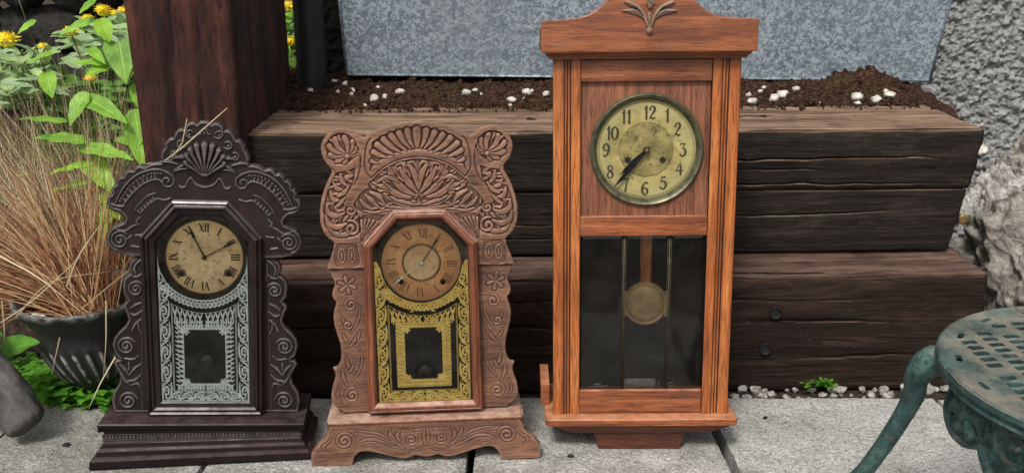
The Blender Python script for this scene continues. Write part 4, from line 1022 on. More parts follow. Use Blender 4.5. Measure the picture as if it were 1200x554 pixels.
    for a, L, w in ((168, 9, 3), (140, 13, 3.4), (112, 17, 3.9), (84, 21, 4.2), (56, 24, 4.2), (30, 24, 4.1), (4, 20, 3.8), (-24, 14, 3.4), (-60, 9, 3)):
        O_ = (570.5, 180); c_ = (O_[0]+2*math.cos(math.radians(a)), O_[1]-2*math.sin(math.radians(a))); t_ = (O_[0]+L*math.cos(math.radians(a)), O_[1]-L*math.sin(math.radians(a)))
        b_ = math.radians(a+(9 if a > 60 else -11)); m_ = (O_[0]+L*.6*math.cos(b_), O_[1]-L*.6*math.sin(b_)); lf([c_, m_, t_], [w*.35, w*.85, w*.95], .0036, .0018, -.0032, .0006)
    R.ridge(P([(570.5,180.5),(571.5,180)]), 2.8*k, .0040, -.0028)
    gr([(556,182),(557,194),(561,206),(566,214)], 1.1, .002); gr([(559,170),(556,180),(556,188)], 1.0, .0018); gr([(588,194),(585,200),(588,207)],1,.0016)
    # long recess down the wing with leaves and comma lobes
    recess([(563,194),(572,197),(584,199),(590,208),(596,220),(600.5,235),(601,250),(598,263),(588,271.5),(572,274),(561,268),(560,256),(564,246),(574,240),(580,233),(574,222),(566,211)], .0028)
    for pts, rs in [([(566,203),(573,205),(579,211)], [1,4,2]),([(580,200),(579,208),(574,214)], [1.5,3.6,1.5]),([(589,210),(585,217),(577,220)], [1.5,3.8,1.5]),([(571,214),(577,222),(585,226)], [1.2,3.6,2]),([(593,220),(590,229),(582,232)], [1.5,3.8,1.5]),([(575,227),(582,234),(588,239)], [1,3.2,2]),
                    ([(598,234),(597,244),(588,249),(579,246)], [1.6,4.2,4,1.4]),([(600,247),(597,258),(587,262),(577,258)], [1.4,4.2,4,1.4]),([(598,262),(590,270),(578,271),(569,266)], [1.2,3.4,3.6,1.2]),([(589,238),(586,243),(580,242)], [1.2,2.6,1.2])]: lf(pts, rs, .0038, .0018, -.0030, .0005)
    for cx, cy, r0, a0, tu, d in ((571,243,7.5,60,1.35,1),(571.5,264,10.5,70,1.4,1)):
        q = P([(cx, cy)])[0]; R.leaf(spiral(q[0], q[1], r0*k, 1.2*k, a0, tu, d, 30), [1.5*k, 1.9*k, 2.3*k], .0030, .0014, -.0022)
    # big flowing leaves over the dial
    recess([(490,186.5),(503,187.5),(518,191.5),(531,198),(543,208),(549,214),(543,222),(530,227),(514,232),(503,236),(490,235)], .0026)
    for pts, rs in [([(488,192),(488.3,207),(488,223)], [1.2,3.0,1]),([(490,222),(494,205),(500,193)], [1.2,4.5,2.5]),([(492,226),(502,214),(511,197)], [1.2,5,2.5]),([(496,229),(509,221),(521,206),(524,200)], [1.2,5,4,1.5]),([(500,231),(515,228),(527,218),(533,207)], [1.2,4.4,3.6,1.5]),([(513,214),(519,209),(529,207),(538,211)], [1,2.6,3,1.2]),([(524,222),(533,217),(543,216)], [1,3.2,1.4]),([(506,198),(508,191),(516,193)], [1.2,2.4,1]),([(491,197),(495,190),(502,191)], [1,2.2,1])]: lf(pts, rs, .0036, .0020, -.0030, .0009)
    gr([(546,212),(536,219),(527,228),(518,236),(505,240),(490,241)], [.8,1.3,1.3,1], .0026)
    # S leaf to the wing scroll
    recess([(528,232),(534,224),(546,218),(556,222),(563,230),(567,238),(560,244),(552,248),(540,246),(525,243),(512,244),(498,246),(490,244),(492,242),(512,241)], .0024)
    for pts, rs in [([(493,244),(510,243.5),(526,241),(538,236)], [.8,2,2.4,1]),([(531,238),(537,229),(547,223)], [1,3.4,2]),([(538,241),(546,233),(553,226)], [1,3.6,2]),([(545,244),(554,238),(559,231)], [1,3.4,1.6]),([(512,245),(530,245),(544,247),(556,244)], [.6,1.8,2,1])]: lf(pts, rs, .0032, .0018, -.0026, .0006)
    # sunburst flutes at the shoulders of the door
    o_ = (560, 277)
    recess([(532,250),(545,249.5),(557,250),(563,258),(562,274),(560,280),(554,271)], .0020)
    for a in range(92, 185, 11):
        L = 27-abs(a-138)*.12; ra = math.radians(a); lf([(o_[0]+6*math.cos(ra), o_[1]-6*math.sin(ra)), (o_[0]+L*math.cos(ra), o_[1]-L*math.sin(ra))], [.5, 2.1], .0024, .0012, -.0020)
    # small filler leaves wherever the ground of the carving is still bare
    rf = random.Random(12)
    for cx_, cy_, a0_, a1_, b0_, b1_, n_ in ((488, 240, 488, 548, 188, 246, 620), (560, 215, 560, 602, 193, 272, 520), (577, 171, 559, 596, 152, 190, 160)):
        for _ in range(n_):
            x_, y_ = rf.uniform(a0_, a1_), rf.uniform(b0_, b1_); lx, lz = P([(x_, y_)])[0]
            i_, j_ = int((lz-R.zs[0])/R.st), int((lx-R.xs[0])/R.st)
            if not (3 < i_ < len(R.zs)-4 and 3 < j_ < len(R.xs)-4): continue
            if R.H[i_-2:i_+3, j_-2:j_+3].max() > -.0019 or R.S[i_, j_] < .006: continue
            an = math.atan2(-(y_-cy_), x_-cx_)+rf.uniform(-.5, .5); L_2 = rf.uniform(2.2, 4.2); dx_, dy_ = math.cos(an)*L_2, -math.sin(an)*L_2; bend_ = rf.uniform(-1.2, 1.2)
            R.ridge(P([(x_-dx_, y_-dy_), (x_-dy_*.3*bend_, y_+dx_*.3*bend_), (x_+dx_, y_+dy_)]), [.5*k, 1.5*k, 1.1*k], .0022, -.0026)
    # small plaque with two ovals
    recess([(566.5,283),(590,283),(591,306.5),(566.5,306.5)], .0016)
    for cx in (573, 584.5):
        q = P([(cx, 294.8)])[0]
        el = [(q[0]+3.9*k*math.cos(a), q[1]+9.2*k*math.sin(a)) for a in np.linspace(0, 2*PI, 24)]
        R.leaf(el, [1.1*k], .0020, .0010, -.0016); R.ridge([(q[0], q[1]-5*k), (q[0], q[1]), (q[0], q[1]+5*k)], [.6*k, 1.6*k, .6*k], .0022, -.0018)
    gr([(562,281),(578,281.3),(592,280.5)], .8, .0014)
    # side strips
    bs = -.0052
    def L5(pts, rs): R.leaf(P(pts), [r*k for r in rs], .0030, .0016, -.0068, .0005)
    def S5(x, y, r, a0, tu, d):
        q = P([(x, y)])[0]; R.leaf(spiral(q[0], q[1], r*k, 1.3*k, a0, tu, d, 30), [1.3*k, 1.8*k, 2.2*k], .0028, .0016, -.0064)
    for a in range(0, 360, 60): ra = math.radians(a+20); L5([(581, 330), (581+9*math.cos(ra), 330-9*math.sin(ra))], [1.4, 3.2])
    S5(578, 353, 9, 120, 1.4, -1); L5([(571,348),(568,362),(573,376),(580,386)], [1,1.7,1.9,1]); L5([(590,364),(586,374),(580,384)], [1,3,1.2]); L5([(573,388),(577,396),(584,402)], [1,3,1.2]); L5([(589,385),(587,392),(582,397)], [1,2.4,1])
    L5([(571,402),(569,418),(574,432),(583,442)], [.9,1.7,1.9,1]); L5([(587,412),(585,424),(578,434)], [1,3.2,1.4]); L5([(592,426),(592,436),(588,446)], [1,3,1.6]); L5([(578,420),(582,428),(588,434)],[1,2.6,1]); S5(583, 458, 11, 110, 1.6, -1); L5([(596,444),(600,456),(595,466)], [1,2,1])
    S5(583, 376, 6, 200, 1.0, 1); L5([(569,383),(572,392)],[1.2,2.2])
    R.H += .0003*np.sin(0)
    R.mirror(); field_mesh('carved_board', R, .014, W['pale'], ck.root, D2, cavk=700, ridk=500)
    # case
    m = MB(); zt = hz1
    m.box(-.120, -.079, D2+.0142, .108, zb, zt+.03); m.box(.079, .120, D2+.0142, .108, zb, zt+.03); m.box(-.0788, .0788, .100, .108, zb, zt+.03); m.box(-.0788, .0788, D2+.0142, .0998, zt+.022, zt+.03)
    m.build('case', W['palez'], ck.root)
    m = MB(); m.box(-.0786, .0786, .0985, .0996, zb, zt+.0215); m.build('back_lining', W['inside'], ck.root)
    # top board of the base
    z1 = ck.raw(499, 484, D2)[1]+.002; z0 = ck.raw(499, 495, -.004)[1]
    hw = .1675; m = MB(); m.box(-hw, hw, -.003, .125, z0, z1, .002); m.build('base_top', W['palez'], ck.root)
    # shaped front apron
    ap = [(500,535.6),(505,534.2),(512.8,531.7),(521,534.2),(527,534.6),(532.7,533.5),(540,531.4),(546.7,529.3),(555,526.4),(563,524),(569,522.6),(574.7,522.3),(579,523.6),(582.8,526.8),(585.4,531),(586.8,535.8),(633,532.5),(633.5,521.8),(630,517),(626,512.5),(619,507.5),(614.3,502),(613.2,497.4),(613,491.5)]
    a0 = ck.raw(500, 535.6, 0); al = [(abs(x-a0[0]*.0+.0), z) for x, z in (ck.raw(a, b, 0) for a, b in ap)]
    # raise z so the feet rest at 0
    al = [(x, z) for x, z in al]; al[0] = (-.01, al[0][1]); zf = 0.0
    al[15] = (al[15][0], zf); al[16] = (al[16][0], zf); al[-1] = (hw-.004, z0+.0)
    Ra = Relief(0, .202, 0-.002, z0+.002, .0008); pl = al+[(-.01, z0-.0002)]
    Sa = sdf_poly(Ra.X, Ra.Z, pl); Ra.S = Sa; Ra.H -= .002*np.clip(1-Sa/.0018, 0, 1)**2
    PA = lambda pts: ck.P(pts, 0)
    def La(pts, rs, vein=.0006): Ra.leaf(PA(pts), [r*k for r in rs], .0026, .0018, -.0016, vein)
    q = PA([(594,509)])[0]; Ra.leaf(spiral(q[0], q[1], 13*k, 1.6*k, 200, 1.9, -1, 40), [1.5*k, 2.2*k, 2.6*k], .0028, .0018, -.0018)
    La([(582,515),(572,510),(560,510),(548,515),(538,520),(526,524)], [1,2.2,2.6,2.4,1.6,.8]); La([(580,499),(566,501),(552,505),(541,512)], [1,2,2.4,1]); La([(604,500),(611,508),(619,514),(613,520)], [1,2,2.4,1]); La([(556,521),(566,516),(575,516)], [.8,2,.8])
    q = PA([(517,514)])[0]; Ra.leaf(spiral(q[0], q[1], 8*k, 1.4*k, 150, 1.5, 1, 30), [1.3*k, 1.8*k, 2.2*k], .0028, .0018, -.0018)
    La([(504,500),(510,503),(514,501)], [1,2.2,1]); La([(501,522),(502,512),(501,502)], [1,2.6,1.2]); La([(528,500),(533,507),(530,515)], [1,3.4,1.4]); La([(540,499),(541,505),(536,511)], [1,2.8,1.2]); La([(524,523),(531,519),(536,513)], [.8,2.4,1]); La([(520,527),(510,526),(503,522)], [.8,1.8,.8]); La([(548,525),(556,521)],[.8,1.4])
    Ra.mirror(); field_mesh('shaped_apron', Ra, .016, W['pale'], ck.root, 0, cavk=700, ridk=500)
    for s_ in (-1, 1):
        m = MB(); x = s_*.164; m.prism([(x-.007, 0), (x+.007, 0), (x+.007, z0-.0005), (x-.007, z0-.0005)], .0165, .122)
        m.build('base_side', W['palez'], ck.root)
    # door
    q = lambda px, py: ck.raw(px, py, .014)
    x_b = (abs(q(431.5,485)[0])+abs(q(565.5,479)[0]))/2; x_s = (abs(q(425.5,286)[0])+abs(q(559.5,284)[0]))/2; x_t = (abs(q(461,248)[0])+abs(q(522,248)[0]))/2
    zz = [(q(431.5,485)[1]+q(565.5,480)[1])/2, q(559.5,284)[1], q(492,247)[1]]
    poly = [(-x_b, zz[0]), (x_b, zz[0]), (x_s, zz[1]), (x_t, zz[2]), (-x_t, zz[2]), (-x_s, zz[1])]
    prof = [(0, -D2), (0, -.017), (.002, -.0145), (.0035, -.014), (.0042, -.0155), (.006, -.0135), (.010, -.0128), (.012, -.0135), (.0148, -.019), (.0158, -.022), (.0158, -.027)]
    v, f = sweep_poly(poly, prof); m = MB(); m.add(v, f); door = m.build('door', W['palez'], ck.root)
    gi = [(-x_b+.0155, zz[0]+.0155), (x_b-.0155, zz[0]+.0155), (x_s-.0155, zz[1]-.006), (x_t-.006, zz[2]-.0155), (-x_t+.006, zz[2]-.0155), (-x_s+.0155, zz[1]-.006)]
    m = MB(); m.add([(x, .0240, z) for x, z in gi], [(0,1,2,3,4,5)]); m.build('glass_pane', W['glass'], door)
    dz = ck.raw(494, 308, .034)[1]
    stencil(ck, door, 'gold_stencil', W['gold'], .0255, gi[1][0]-.0045, gi[0][1]+.001, (0, ck.raw(494, 308, .0255)[1]), 52*K, ck.raw(495,383,.0255)[1], ck.raw(495,444,.0255)[1], 23.8*K, 1.4, True)
    cx, cz, y = ck.raw(494, 307.5, .036)[0]*.5, dz, .036
    m = MB(); m.lathe([(.0670, .001), (.0785, .001), (.0785, -.004), (.0755, -.0065), (.0725, -.004), (.0700, -.001), (.0670, .002)], (cx, y, cz), 96, 'y'); m.build('dial_bezel', W['verd'], ck.root, angle=50)
    dl = disc('dial', cx, cz, .0695, y+.0015, W['dial2'], ck.root); roman(dl, cx, cz, .0435, .0600, y+.0012, W['inkf'], .7, .8, math.radians(-4))
    disc('dial_centre', cx, cz, .0305, y-.0002, W['dial2c'], dl)
    m = MB(); m.lathe([(.0290, .001), (.0300, -.002), (.0325, -.002), (.0335, .001)], (cx, y, cz), 72, 'y'); m.build('chapter_ring', W['brass'], dl, angle=50)
    for px in (469.5, 519): p_ = ck.raw(px, 330, y); m = MB(); m.lathe([(.0001, -.0003), (.0048, -.0003), (.0048, .0008)], (p_[0], y+.0004, p_[1]), 28, 'y'); m.build('winding_hole', W['hole'], dl)
    hand(dl, cx, cz, ck.raw(459, 333.5, y), y-.003, W['white'], .0026, 'maltese', 'hour_hand'); hand(dl, cx, cz, ck.raw(516, 274, y), y-.0045, W['bronze'], .0020, 'maltese', 'minute_hand')
    m = MB(); m.lathe([(.0001, -.0085), (.0028, -.0082), (.0042, -.0060), (.0042, .001)], (cx, y, cz), 20, 'y'); m.build('hand_nut', W['white'], dl, True)
    b_ = ck.raw(495, 425, .078); pm = empty('pendulum'); pm.parent = ck.root
    m = MB(); m.tube([(0, .078, cz-.05), (0, .078, b_[1])], .0012, 8); m.build('rod', W['bronze'], pm, True)
    m = MB(); m.lathe([(.0001, -.004), (.012, -.003), (.018, 0), (.012, .003), (.0001, .004)], (0, .078, b_[1]-.018), 36, 'y'); m.build('bob', W['bronze'], pm, True)
build_clock2()

# ================================================================== CLOCK 3 : tall oak wall clock
c3 = Clock('tall_wall_clock', .2290, 1.548, -.5, 5.25, -.6, z=-.004)
tag(c3.root, 'tall varnished orange oak wall clock with pendulum behind glass, rightmost', 'clock')
GL = {'0': [([(.3,1),(.08,.78),(.04,.5),(.08,.22),(.3,0),(.52,.22),(.56,.5),(.52,.78),(.3,1)], [.04,.11,.12,.11,.04,.11,.12,.11,.04])],
 '1': [([(.3,.98),(.3,.02)], [.10]), ([(.10,.80),(.2,.84),(.3,.97)], [.04,.05,.08])],
 '2': [([(.10,.74),(.10,.88),(.3,.99),(.5,.86),(.46,.62),(.26,.36),(.06,.06)], [.10,.05,.05,.11,.11,.06,.04]), ([(.06,.06),(.22,.13),(.40,.03),(.58,.14)], [.04,.07,.09,.03])],
 '3': [([(.08,.86),(.12,.97),(.5,.97)], [.03,.05,.04]), ([(.5,.97),(.26,.62)], [.03,.03]), ([(.26,.62),(.48,.56),(.55,.32),(.44,.06),(.2,.02),(.08,.14)], [.03,.08,.12,.08,.05,.08])],
 '4': [([(.42,1),(.02,.32)], [.03,.03]), ([(.02,.30),(.60,.30)], [.05,.05]), ([(.42,.7),(.42,.0)], [.09])],
 '5': [([(.14,.96),(.34,.92),(.52,.99)], [.04,.07,.05]), ([(.15,.95),(.11,.56)], [.03]), ([(.11,.56),(.3,.64),(.5,.52),(.55,.3),(.42,.05),(.2,.02),(.07,.14)], [.03,.05,.09,.12,.08,.05,.09])],
 '6': [([(.52,.88),(.44,.98),(.24,.86),(.08,.5),(.12,.16),(.3,.0),(.5,.12),(.54,.34),(.4,.52),(.2,.48),(.1,.34)], [.08,.05,.06,.12,.12,.05,.08,.11,.05,.04,.03])],
 '7': [([(.04,.84),(.08,.96),(.3,.92),(.56,.98)], [.04,.06,.08,.04]), ([(.56,.98),(.38,.6),(.24,.0)], [.03,.06,.10])],
 '8': [([(.3,.99),(.12,.86),(.14,.66),(.34,.52),(.52,.34),(.50,.12),(.3,.01),(.10,.12),(.08,.32),(.26,.5),(.46,.66),(.48,.86),(.3,.99)], [.04,.07,.09,.1,.1,.08,.04,.07,.07,.04,.05,.07,.04])]}
GL['9'] = [([(.6-x, 1-y) for x, y in p], r) for p, r in GL['6']]
def build_clock3():
    ck = c3; k = K
    q = lambda px, py, d=.015: ck.raw(px, py, d)
    zt = q(758, 69)[1]; zb = q(752, 484)[1]; hw = .1553; sw = .0465; yf = .015; yc = .042
    wave = .0
    # body box
    m = MB(); hb = .150
    m.box(-hb, -hb+.012, yc, .158, zb, zt); m.box(hb-.012, hb, yc, .158, zb, zt); m.box(-hb+.0122, hb-.0122, .150, .158, zb, zt); 
    m.build('case', W['oakz'], ck.root)
    m = MB(); m.box(-hb+.0124, hb-.0124, .1480, .1498, zb, zt); m.build('back_lining', W['inside'], ck.root)
    # fluted stiles as relief strips
    for s_ in (-1, 1):
        x0, x1 = (-hw, -hw+sw) if s_ < 0 else (hw-sw, hw)
        R = Relief(x0, x1, zb, zt, .0012); R.S = np.minimum(np.minimum(R.X-x0+.0004, x1-R.X+.0004), np.minimum(R.Z-zb+.0004, zt-R.Z+.0004))
        for t in (.0195, .0245, .0295):
            xc = (x0+t) if s_ < 0 else (x1-t); R.H -= .0034*np.exp(-((R.X-xc)/.00105)**2)
        e = np.minimum(R.X-x0, x1-R.X); R.H -= .0016*np.clip(1-e/.0016, 0, 1)**2
        field_mesh('stile', R, .026, W['oakz'], ck.root, yf, nblur=3, cavk=700)
    xi = hw-sw+.0006
    # rails
    def rail(a, b, name='rail'):
        m = MB(); m.box(-xi+.0010, xi-.0010, yf+.002, yf+.024, q(757, b)[1], q(757, a)[1], .0015); return m.build(name, W['oakx'], ck.root)
    rail(69.5, 95.5); rail(254, 276.5); rail(458, 483.5)
    # dial panel, set back
    zp1, zp0 = q(757, 94)[1], q(757, 256)[1]; cx, cz = q(758, 176, .02); yp = .026
    R = Relief(-xi+.001, xi-.001, zp0-.002, zp1+.002, .0016); R.S = np.hypot(R.X-cx, R.Z-cz)-.0895
    field_mesh('dial_panel', R, .010, W['oakp'], ck.root, yp)
    m = MB(); m.lathe([(a*1.09, b) for a, b in [(.0770, .004), (.0795, .0), (.0800, -.0025), (.0835, -.0050), (.0850, -.0060), (.0875, -.0040), (.0880, .0), (.0880, .002)]], (cx, yp-.002, cz), 128, 'y')
    bz = m.build('dial_bezel', W['verd'], ck.root, angle=50)
    dl = disc('dial', cx, cz, .0880, yp+.003, W['dial3'], ck.root)
    disc('dial_centre', cx, cz, .0455, yp+.0026, W['dial3c'], dl)
    m = MB(); yy = yp+.0022
    for r in (.0460, .0800, .0825): ring_line(m, cx, cz, r, .0006, yy)
    m.build('dial_rings', W['ink'], dl)
    # arabic numerals, upright, made as flat enamel
    H = .0218; R = Relief(cx-.085, cx+.085, cz-.085, cz+.085, .00038); R.H[:] = -1
    pos = {12:(760.5,132),1:(782.5,135.5),2:(794,151.5),3:(800,175.5),4:(796,197),5:(777,214),6:(755.5,220.5),7:(733.5,216),8:(715,201),9:(710.5,176),10:(716.5,156),11:(734.5,137)}
    for h, (px, py) in pos.items():
        x, z = q(px, py, yp+.002); s_ = str(h); w = .6*H*.86; adv = w*1.02 if h != 11 else w*.80; tot = adv*(len(s_)-1)
        for i, c in enumerate(s_):
            ox = x-tot/2+i*adv-(.3*H*.86); oz = z-H/2
            if c == '1' and h in (10, 12) : ox += .0016
            for pts, rs in GL[c]: R.paint([(ox+a*H*.86, oz+b*H) for a, b in pts], [r*H*.80 for r in rs])
    R.S = R.H; field_mesh('numerals', R, .0002, W['ink'], dl, yp+.0018, flatH=1, S=R.S)
    m = MB(); y = yp
    hand(dl, cx, cz, q(719.5, 219.5, yp-.006), yp-.0055, W['ironb'], .0042, 'spade', 'minute_hand'); hand(dl, cx, cz, q(727, 205, yp-.003), yp-.003, W['ironb'], .0050, 'spade', 'hour_hand')
    m = MB(); m.lathe([(.0022, -.010), (.0048, -.010), (.0054, -.008), (.0054, .002)], (cx, yp, cz), 28, 'y'); m.build('hand_boss', W['bronze'], dl, angle=50)
    m = MB(); m.lathe([(.0001, -.0105), (.0022, -.0100), (.0022, .0)], (cx, yp, cz), 20, 'y'); m.build('arbor', W['brass'], dl)
    for px in (735.5, 776.5):
        p_ = q(px, 187.5, yp+.002); m = MB(); m.lathe([(.0001, -.0003), (.0040, -.0003), (.0052, -.0008), (.0052, .001)], (p_[0], yp+.0022, p_[1]), 28, 'y'); m.build('winding_hole', W['hole'], dl)
    # glazed lower door: three bevelled lights in brass strips
    g1, g0 = q(757, 276)[1], q(757, 457.5)[1]; bx = [q(730.5, 360, .024)[0], q(783, 360, .024)[0]]; X0, X1 = -xi+.001, xi-.001; yg = .026
    m = MB()
    for xb in bx: m.lathe([(.0001, 0)], (0,0,0), 3) if 0 else m.tube([(xb, yg-.001, g0), (xb, yg-.001, g1)], .0016, 10)
    for xb in bx:
        for s_ in (-.0032, .0032): m.tube([(xb+s_, yg-.0004, g0), (xb+s_, yg-.0004, g1)], .0005, 6)
    m.build('glazing_bar', W['came'], ck.root, True)
    for a, b in ((X0, bx[0]-.0005), (bx[0]+.0005, bx[1]-.0005), (bx[1]+.0005, X1)):
        bv = .0075; v = [(a, yg, g0), (b, yg, g0), (b, yg, g1), (a, yg, g1), (a+bv, yg-.0018, g0+bv), (b-bv, yg-.0018, g0+bv), (b-bv, yg-.0018, g1-bv), (a+bv, yg-.0018, g1-bv)]
        m = MB(); m.add(v, [(4,5,6,7), (0,1,5,4), (1,2,6,5), (2,3,7,6), (3,0,4,7)]); m.build('glass_pane', W['glass3'], ck.root)
    # pendulum
    pm = empty('pendulum'); pm.parent = ck.root; bp = q(756, 355.5, .062)
    m = MB(); m.box(bp[0]-.0100, bp[0]+.0100, .064, .069, bp[1]+.02, g1+.03, .001); m.build('rod', W['oakz'], pm)
    m = MB(); m.lathe([(.0001, -.0035), (.024, -.0036), (.0315, -.0028), (.0330, -.0014), (.0345, -.0034), (.0375, -.0038), (.0398, -.0018), (.0405, .002), (.0001, .004)], (bp[0], .062, bp[1]), 80, 'y'); m.build('bob', W['bob'], pm, angle=40)
    for s_ in (-.037, .037): m = MB(); m.box(bp[0]+s_-.003, bp[0]+s_+.003, .054, .058, bp[1]-.022, bp[1]+.026, .0008); m.build('bob_clip', W['bob'], pm)
    # little strike bracket at the bottom
    m = MB(); a = q(731, 455.5, .05); b = q(768, 443, .05)
    m.box(a[0], b[0], .050, .0515, a[1]+.001, b[1], .0004); m.box(a[0], b[0], .046, .0515, b[1]-.002, b[1]+.0005, .0004)
    for px in (736, 760): h_ = q(px, 450, .049); m.lathe([(.0001, 0), (.0018, 0), (.002, .001)], (h_[0], .0493, h_[1]), 12, 'y')
    m.build('metal_bracket', W['tin'], ck.root)
    for (a, b) in (((776,455),(789,450)),((778,451),(788,447)),((692,453),(712,451)),((771,447),(773,454)),((696,450),(704,449))):
        p0_, p1_ = q(*a, .048), q(*b, .048); m = MB(); m.tube([(p0_[0], .048, p0_[1]), (p1_[0], .046, p1_[1])], .0013, 8); m.build('loose_wire', W['tin'], ck.root)
    # bottom shelf, bevelled corners
    def tray(name, w_t, w_b, yt0, yb0, yt1, ch, z0, z1, bev=0):
        def ring(w, y0, z, c): return [(-w+c, y0, z), (w-c, y0, z), (w, y0+c, z), (w, yt1, z), (-w, yt1, z), (-w, y0+c, z)]
        rs = [ring(w_b, yb0, z0, ch), ring(w_t, yt0, z1, ch)]
        if bev: rs = [ring(w_b-bev, yb0+bev, z0, ch), ring(w_b, yb0, z0+bev, ch), ring(w_t, yt0, z1-bev, ch), ring(w_t-bev, yt0+bev, z1, ch)]
        v = [p for r in rs for p in r]; f = []
        for i in range(len(rs)-1):
            for j in range(6): f.append((i*6+j, i*6+(j+1)%6, (i+1)*6+(j+1)%6, (i+1)*6+j))
        f.append(tuple(range(5, -1, -1))); f.append(tuple((len(rs)-1)*6+j for j in range(6)))
        m = MB(); m.add(v, f); return m.build(name, W['oakx'] if name == 'bottom_shelf' else W['oakshade'], ck.root)
    z3 = zb-.001; z2 = q(752, 499, -.008)[1]
    tray('bottom_shelf', .1700, .1695, -.010, -.009, .165, .006, z2, z3, .0015)
    z1_ = z2-.018
    tray('underside_moulding', .1640, .128, -.006, .006, .160, .004, z1_, z2-.0005)
    tray('foot_block', .084, .074, .012, .017, .140, .003, .0005, z1_-.0005)
    m = MB(); m.box(-.176, -.160, .060, .166, z3+.0005, z3+.040, .001); m.build('side_bracket', W['oakx'], ck.root)
    # cornice with arched crest
    zc0, zc1 = q(757, 60, -.012)[1], q(757, 68.5, 0)[1]
    L = lambda pts: [(abs(x), z) for x, z in (q(a, b, -.012) for a, b in pts)]
    cp = L([(885,60),(885.5,22)])+L([(872,21.3),(855,20.2),(842,18.6),(833,15.4),(825,10.6),(818,4.4),(812,-2),(804,-9),(795,-14.5),(783,-19),(770,-21.4),(758,-22)])
    hc = .1745; cp = [(hc, cp[0][1]), (hc, cp[1][1])]+cp[2:-1]+[(-.01, cp[-1][1]), (-.01, cp[0][1])]
    R = Relief(0, hc+.002, cp[0][1]-.002, cp[-2][1]+.002, .0012); S = sdf_poly(R.X, R.Z, cp); R.S = S; R.H -= .0016*np.clip(1-S/.0018, 0, 1)**2
    R.mirror(); field_mesh('cornice', R, .030, W['oakx'], ck.root, -.012)
    m = MB(); m.box(-hc, hc, .0182, .160, cp[0][1]+.0005, cp[1][1]-.012, .001); m.build('cornice_top', W['oakx'], ck.root)
    v = []; f = []; pr_ = [(.0, zc0-.0004), (.004, zc0-.003), (.0045, zc0-.006), (.009, zc0-.009), (.011, zt+.0005)]
    for ins, z in pr_: v += [(-hc+.003+ins, -.008+ins, z), (hc-.003-ins, -.008+ins, z), (hc-.003-ins, .158, z), (-hc+.003+ins, .158, z)]
    for a in range(len(pr_)-1):
        for b in range(4): f.append((a*4+b, a*4+(b+1)%4, (a+1)*4+(b+1)%4, (a+1)*4+b))
    f.append((0,1,2,3)); f.append(tuple((len(pr_)-1)*4+j for j in range(4)))
    m = MB(); m.add(v, f); m.build('cornice_moulding', W['oakx'], ck.root)
    # carved sprig on the crest
    R = Relief(-.05, .05, q(760, 42, -.012)[1], q(760, -16, -.012)[1], .0006); R.H[:] = -.004
    Q = lambda pts: ck.Q(pts, -.012)
    def rg(pts, rs, h): R.ridge(Q(pts), [r*K for r in rs], h, -.001)
    for s_ in (-1, 1):
        X_ = lambda x: 761+s_*(x-761)
        rg([(X_(762),33),(X_(766),22),(X_(774),10),(X_(784),4.5),(X_(790),2)], [1.2,2.2,2.8,3.2,.6], .0065)
        rg([(X_(763),26),(X_(770),18.5),(X_(780),13.5),(X_(793),12.5)], [1.0,2.4,3.6,.6], .0060)
        R.groove(Q([(X_(767),21),(X_(775),11),(X_(787),4)]), [.4*K, .8*K, .3*K], .0016); R.groove(Q([(X_(768),19.5),(X_(780),14.5),(X_(790),13)]), [.4*K, .8*K, .3*K], .0016)
    rg([(761,38),(761,30),(761,16)], [3.2,2.2,1.6], .0065); rg([(761,36.5),(761,35.5)], [4.2,4.2], .0085); rg([(761.5,8),(762,3),(762,-2)], [3,5,4], .0080)
    R.groove(spiral(*Q([(762,2)])[0], .0034, .003, 0, 1, 1, 16), .0008, .0022)
    R.S = R.H+.0006; field_mesh('carved_sprig', R, .0006, W['sprig'], ck.root, -.0122, cavk=500, ridk=400)
W['sprig'] = wood('brown grey carved sprig', srgb(74,50,38), srgb(112,84,66), srgb(142,112,90), 'z', 40, 6, .55, .1, cav=srgb(36,22,16), hi=srgb(176,150,128), hiamt=.6)
build_clock3()

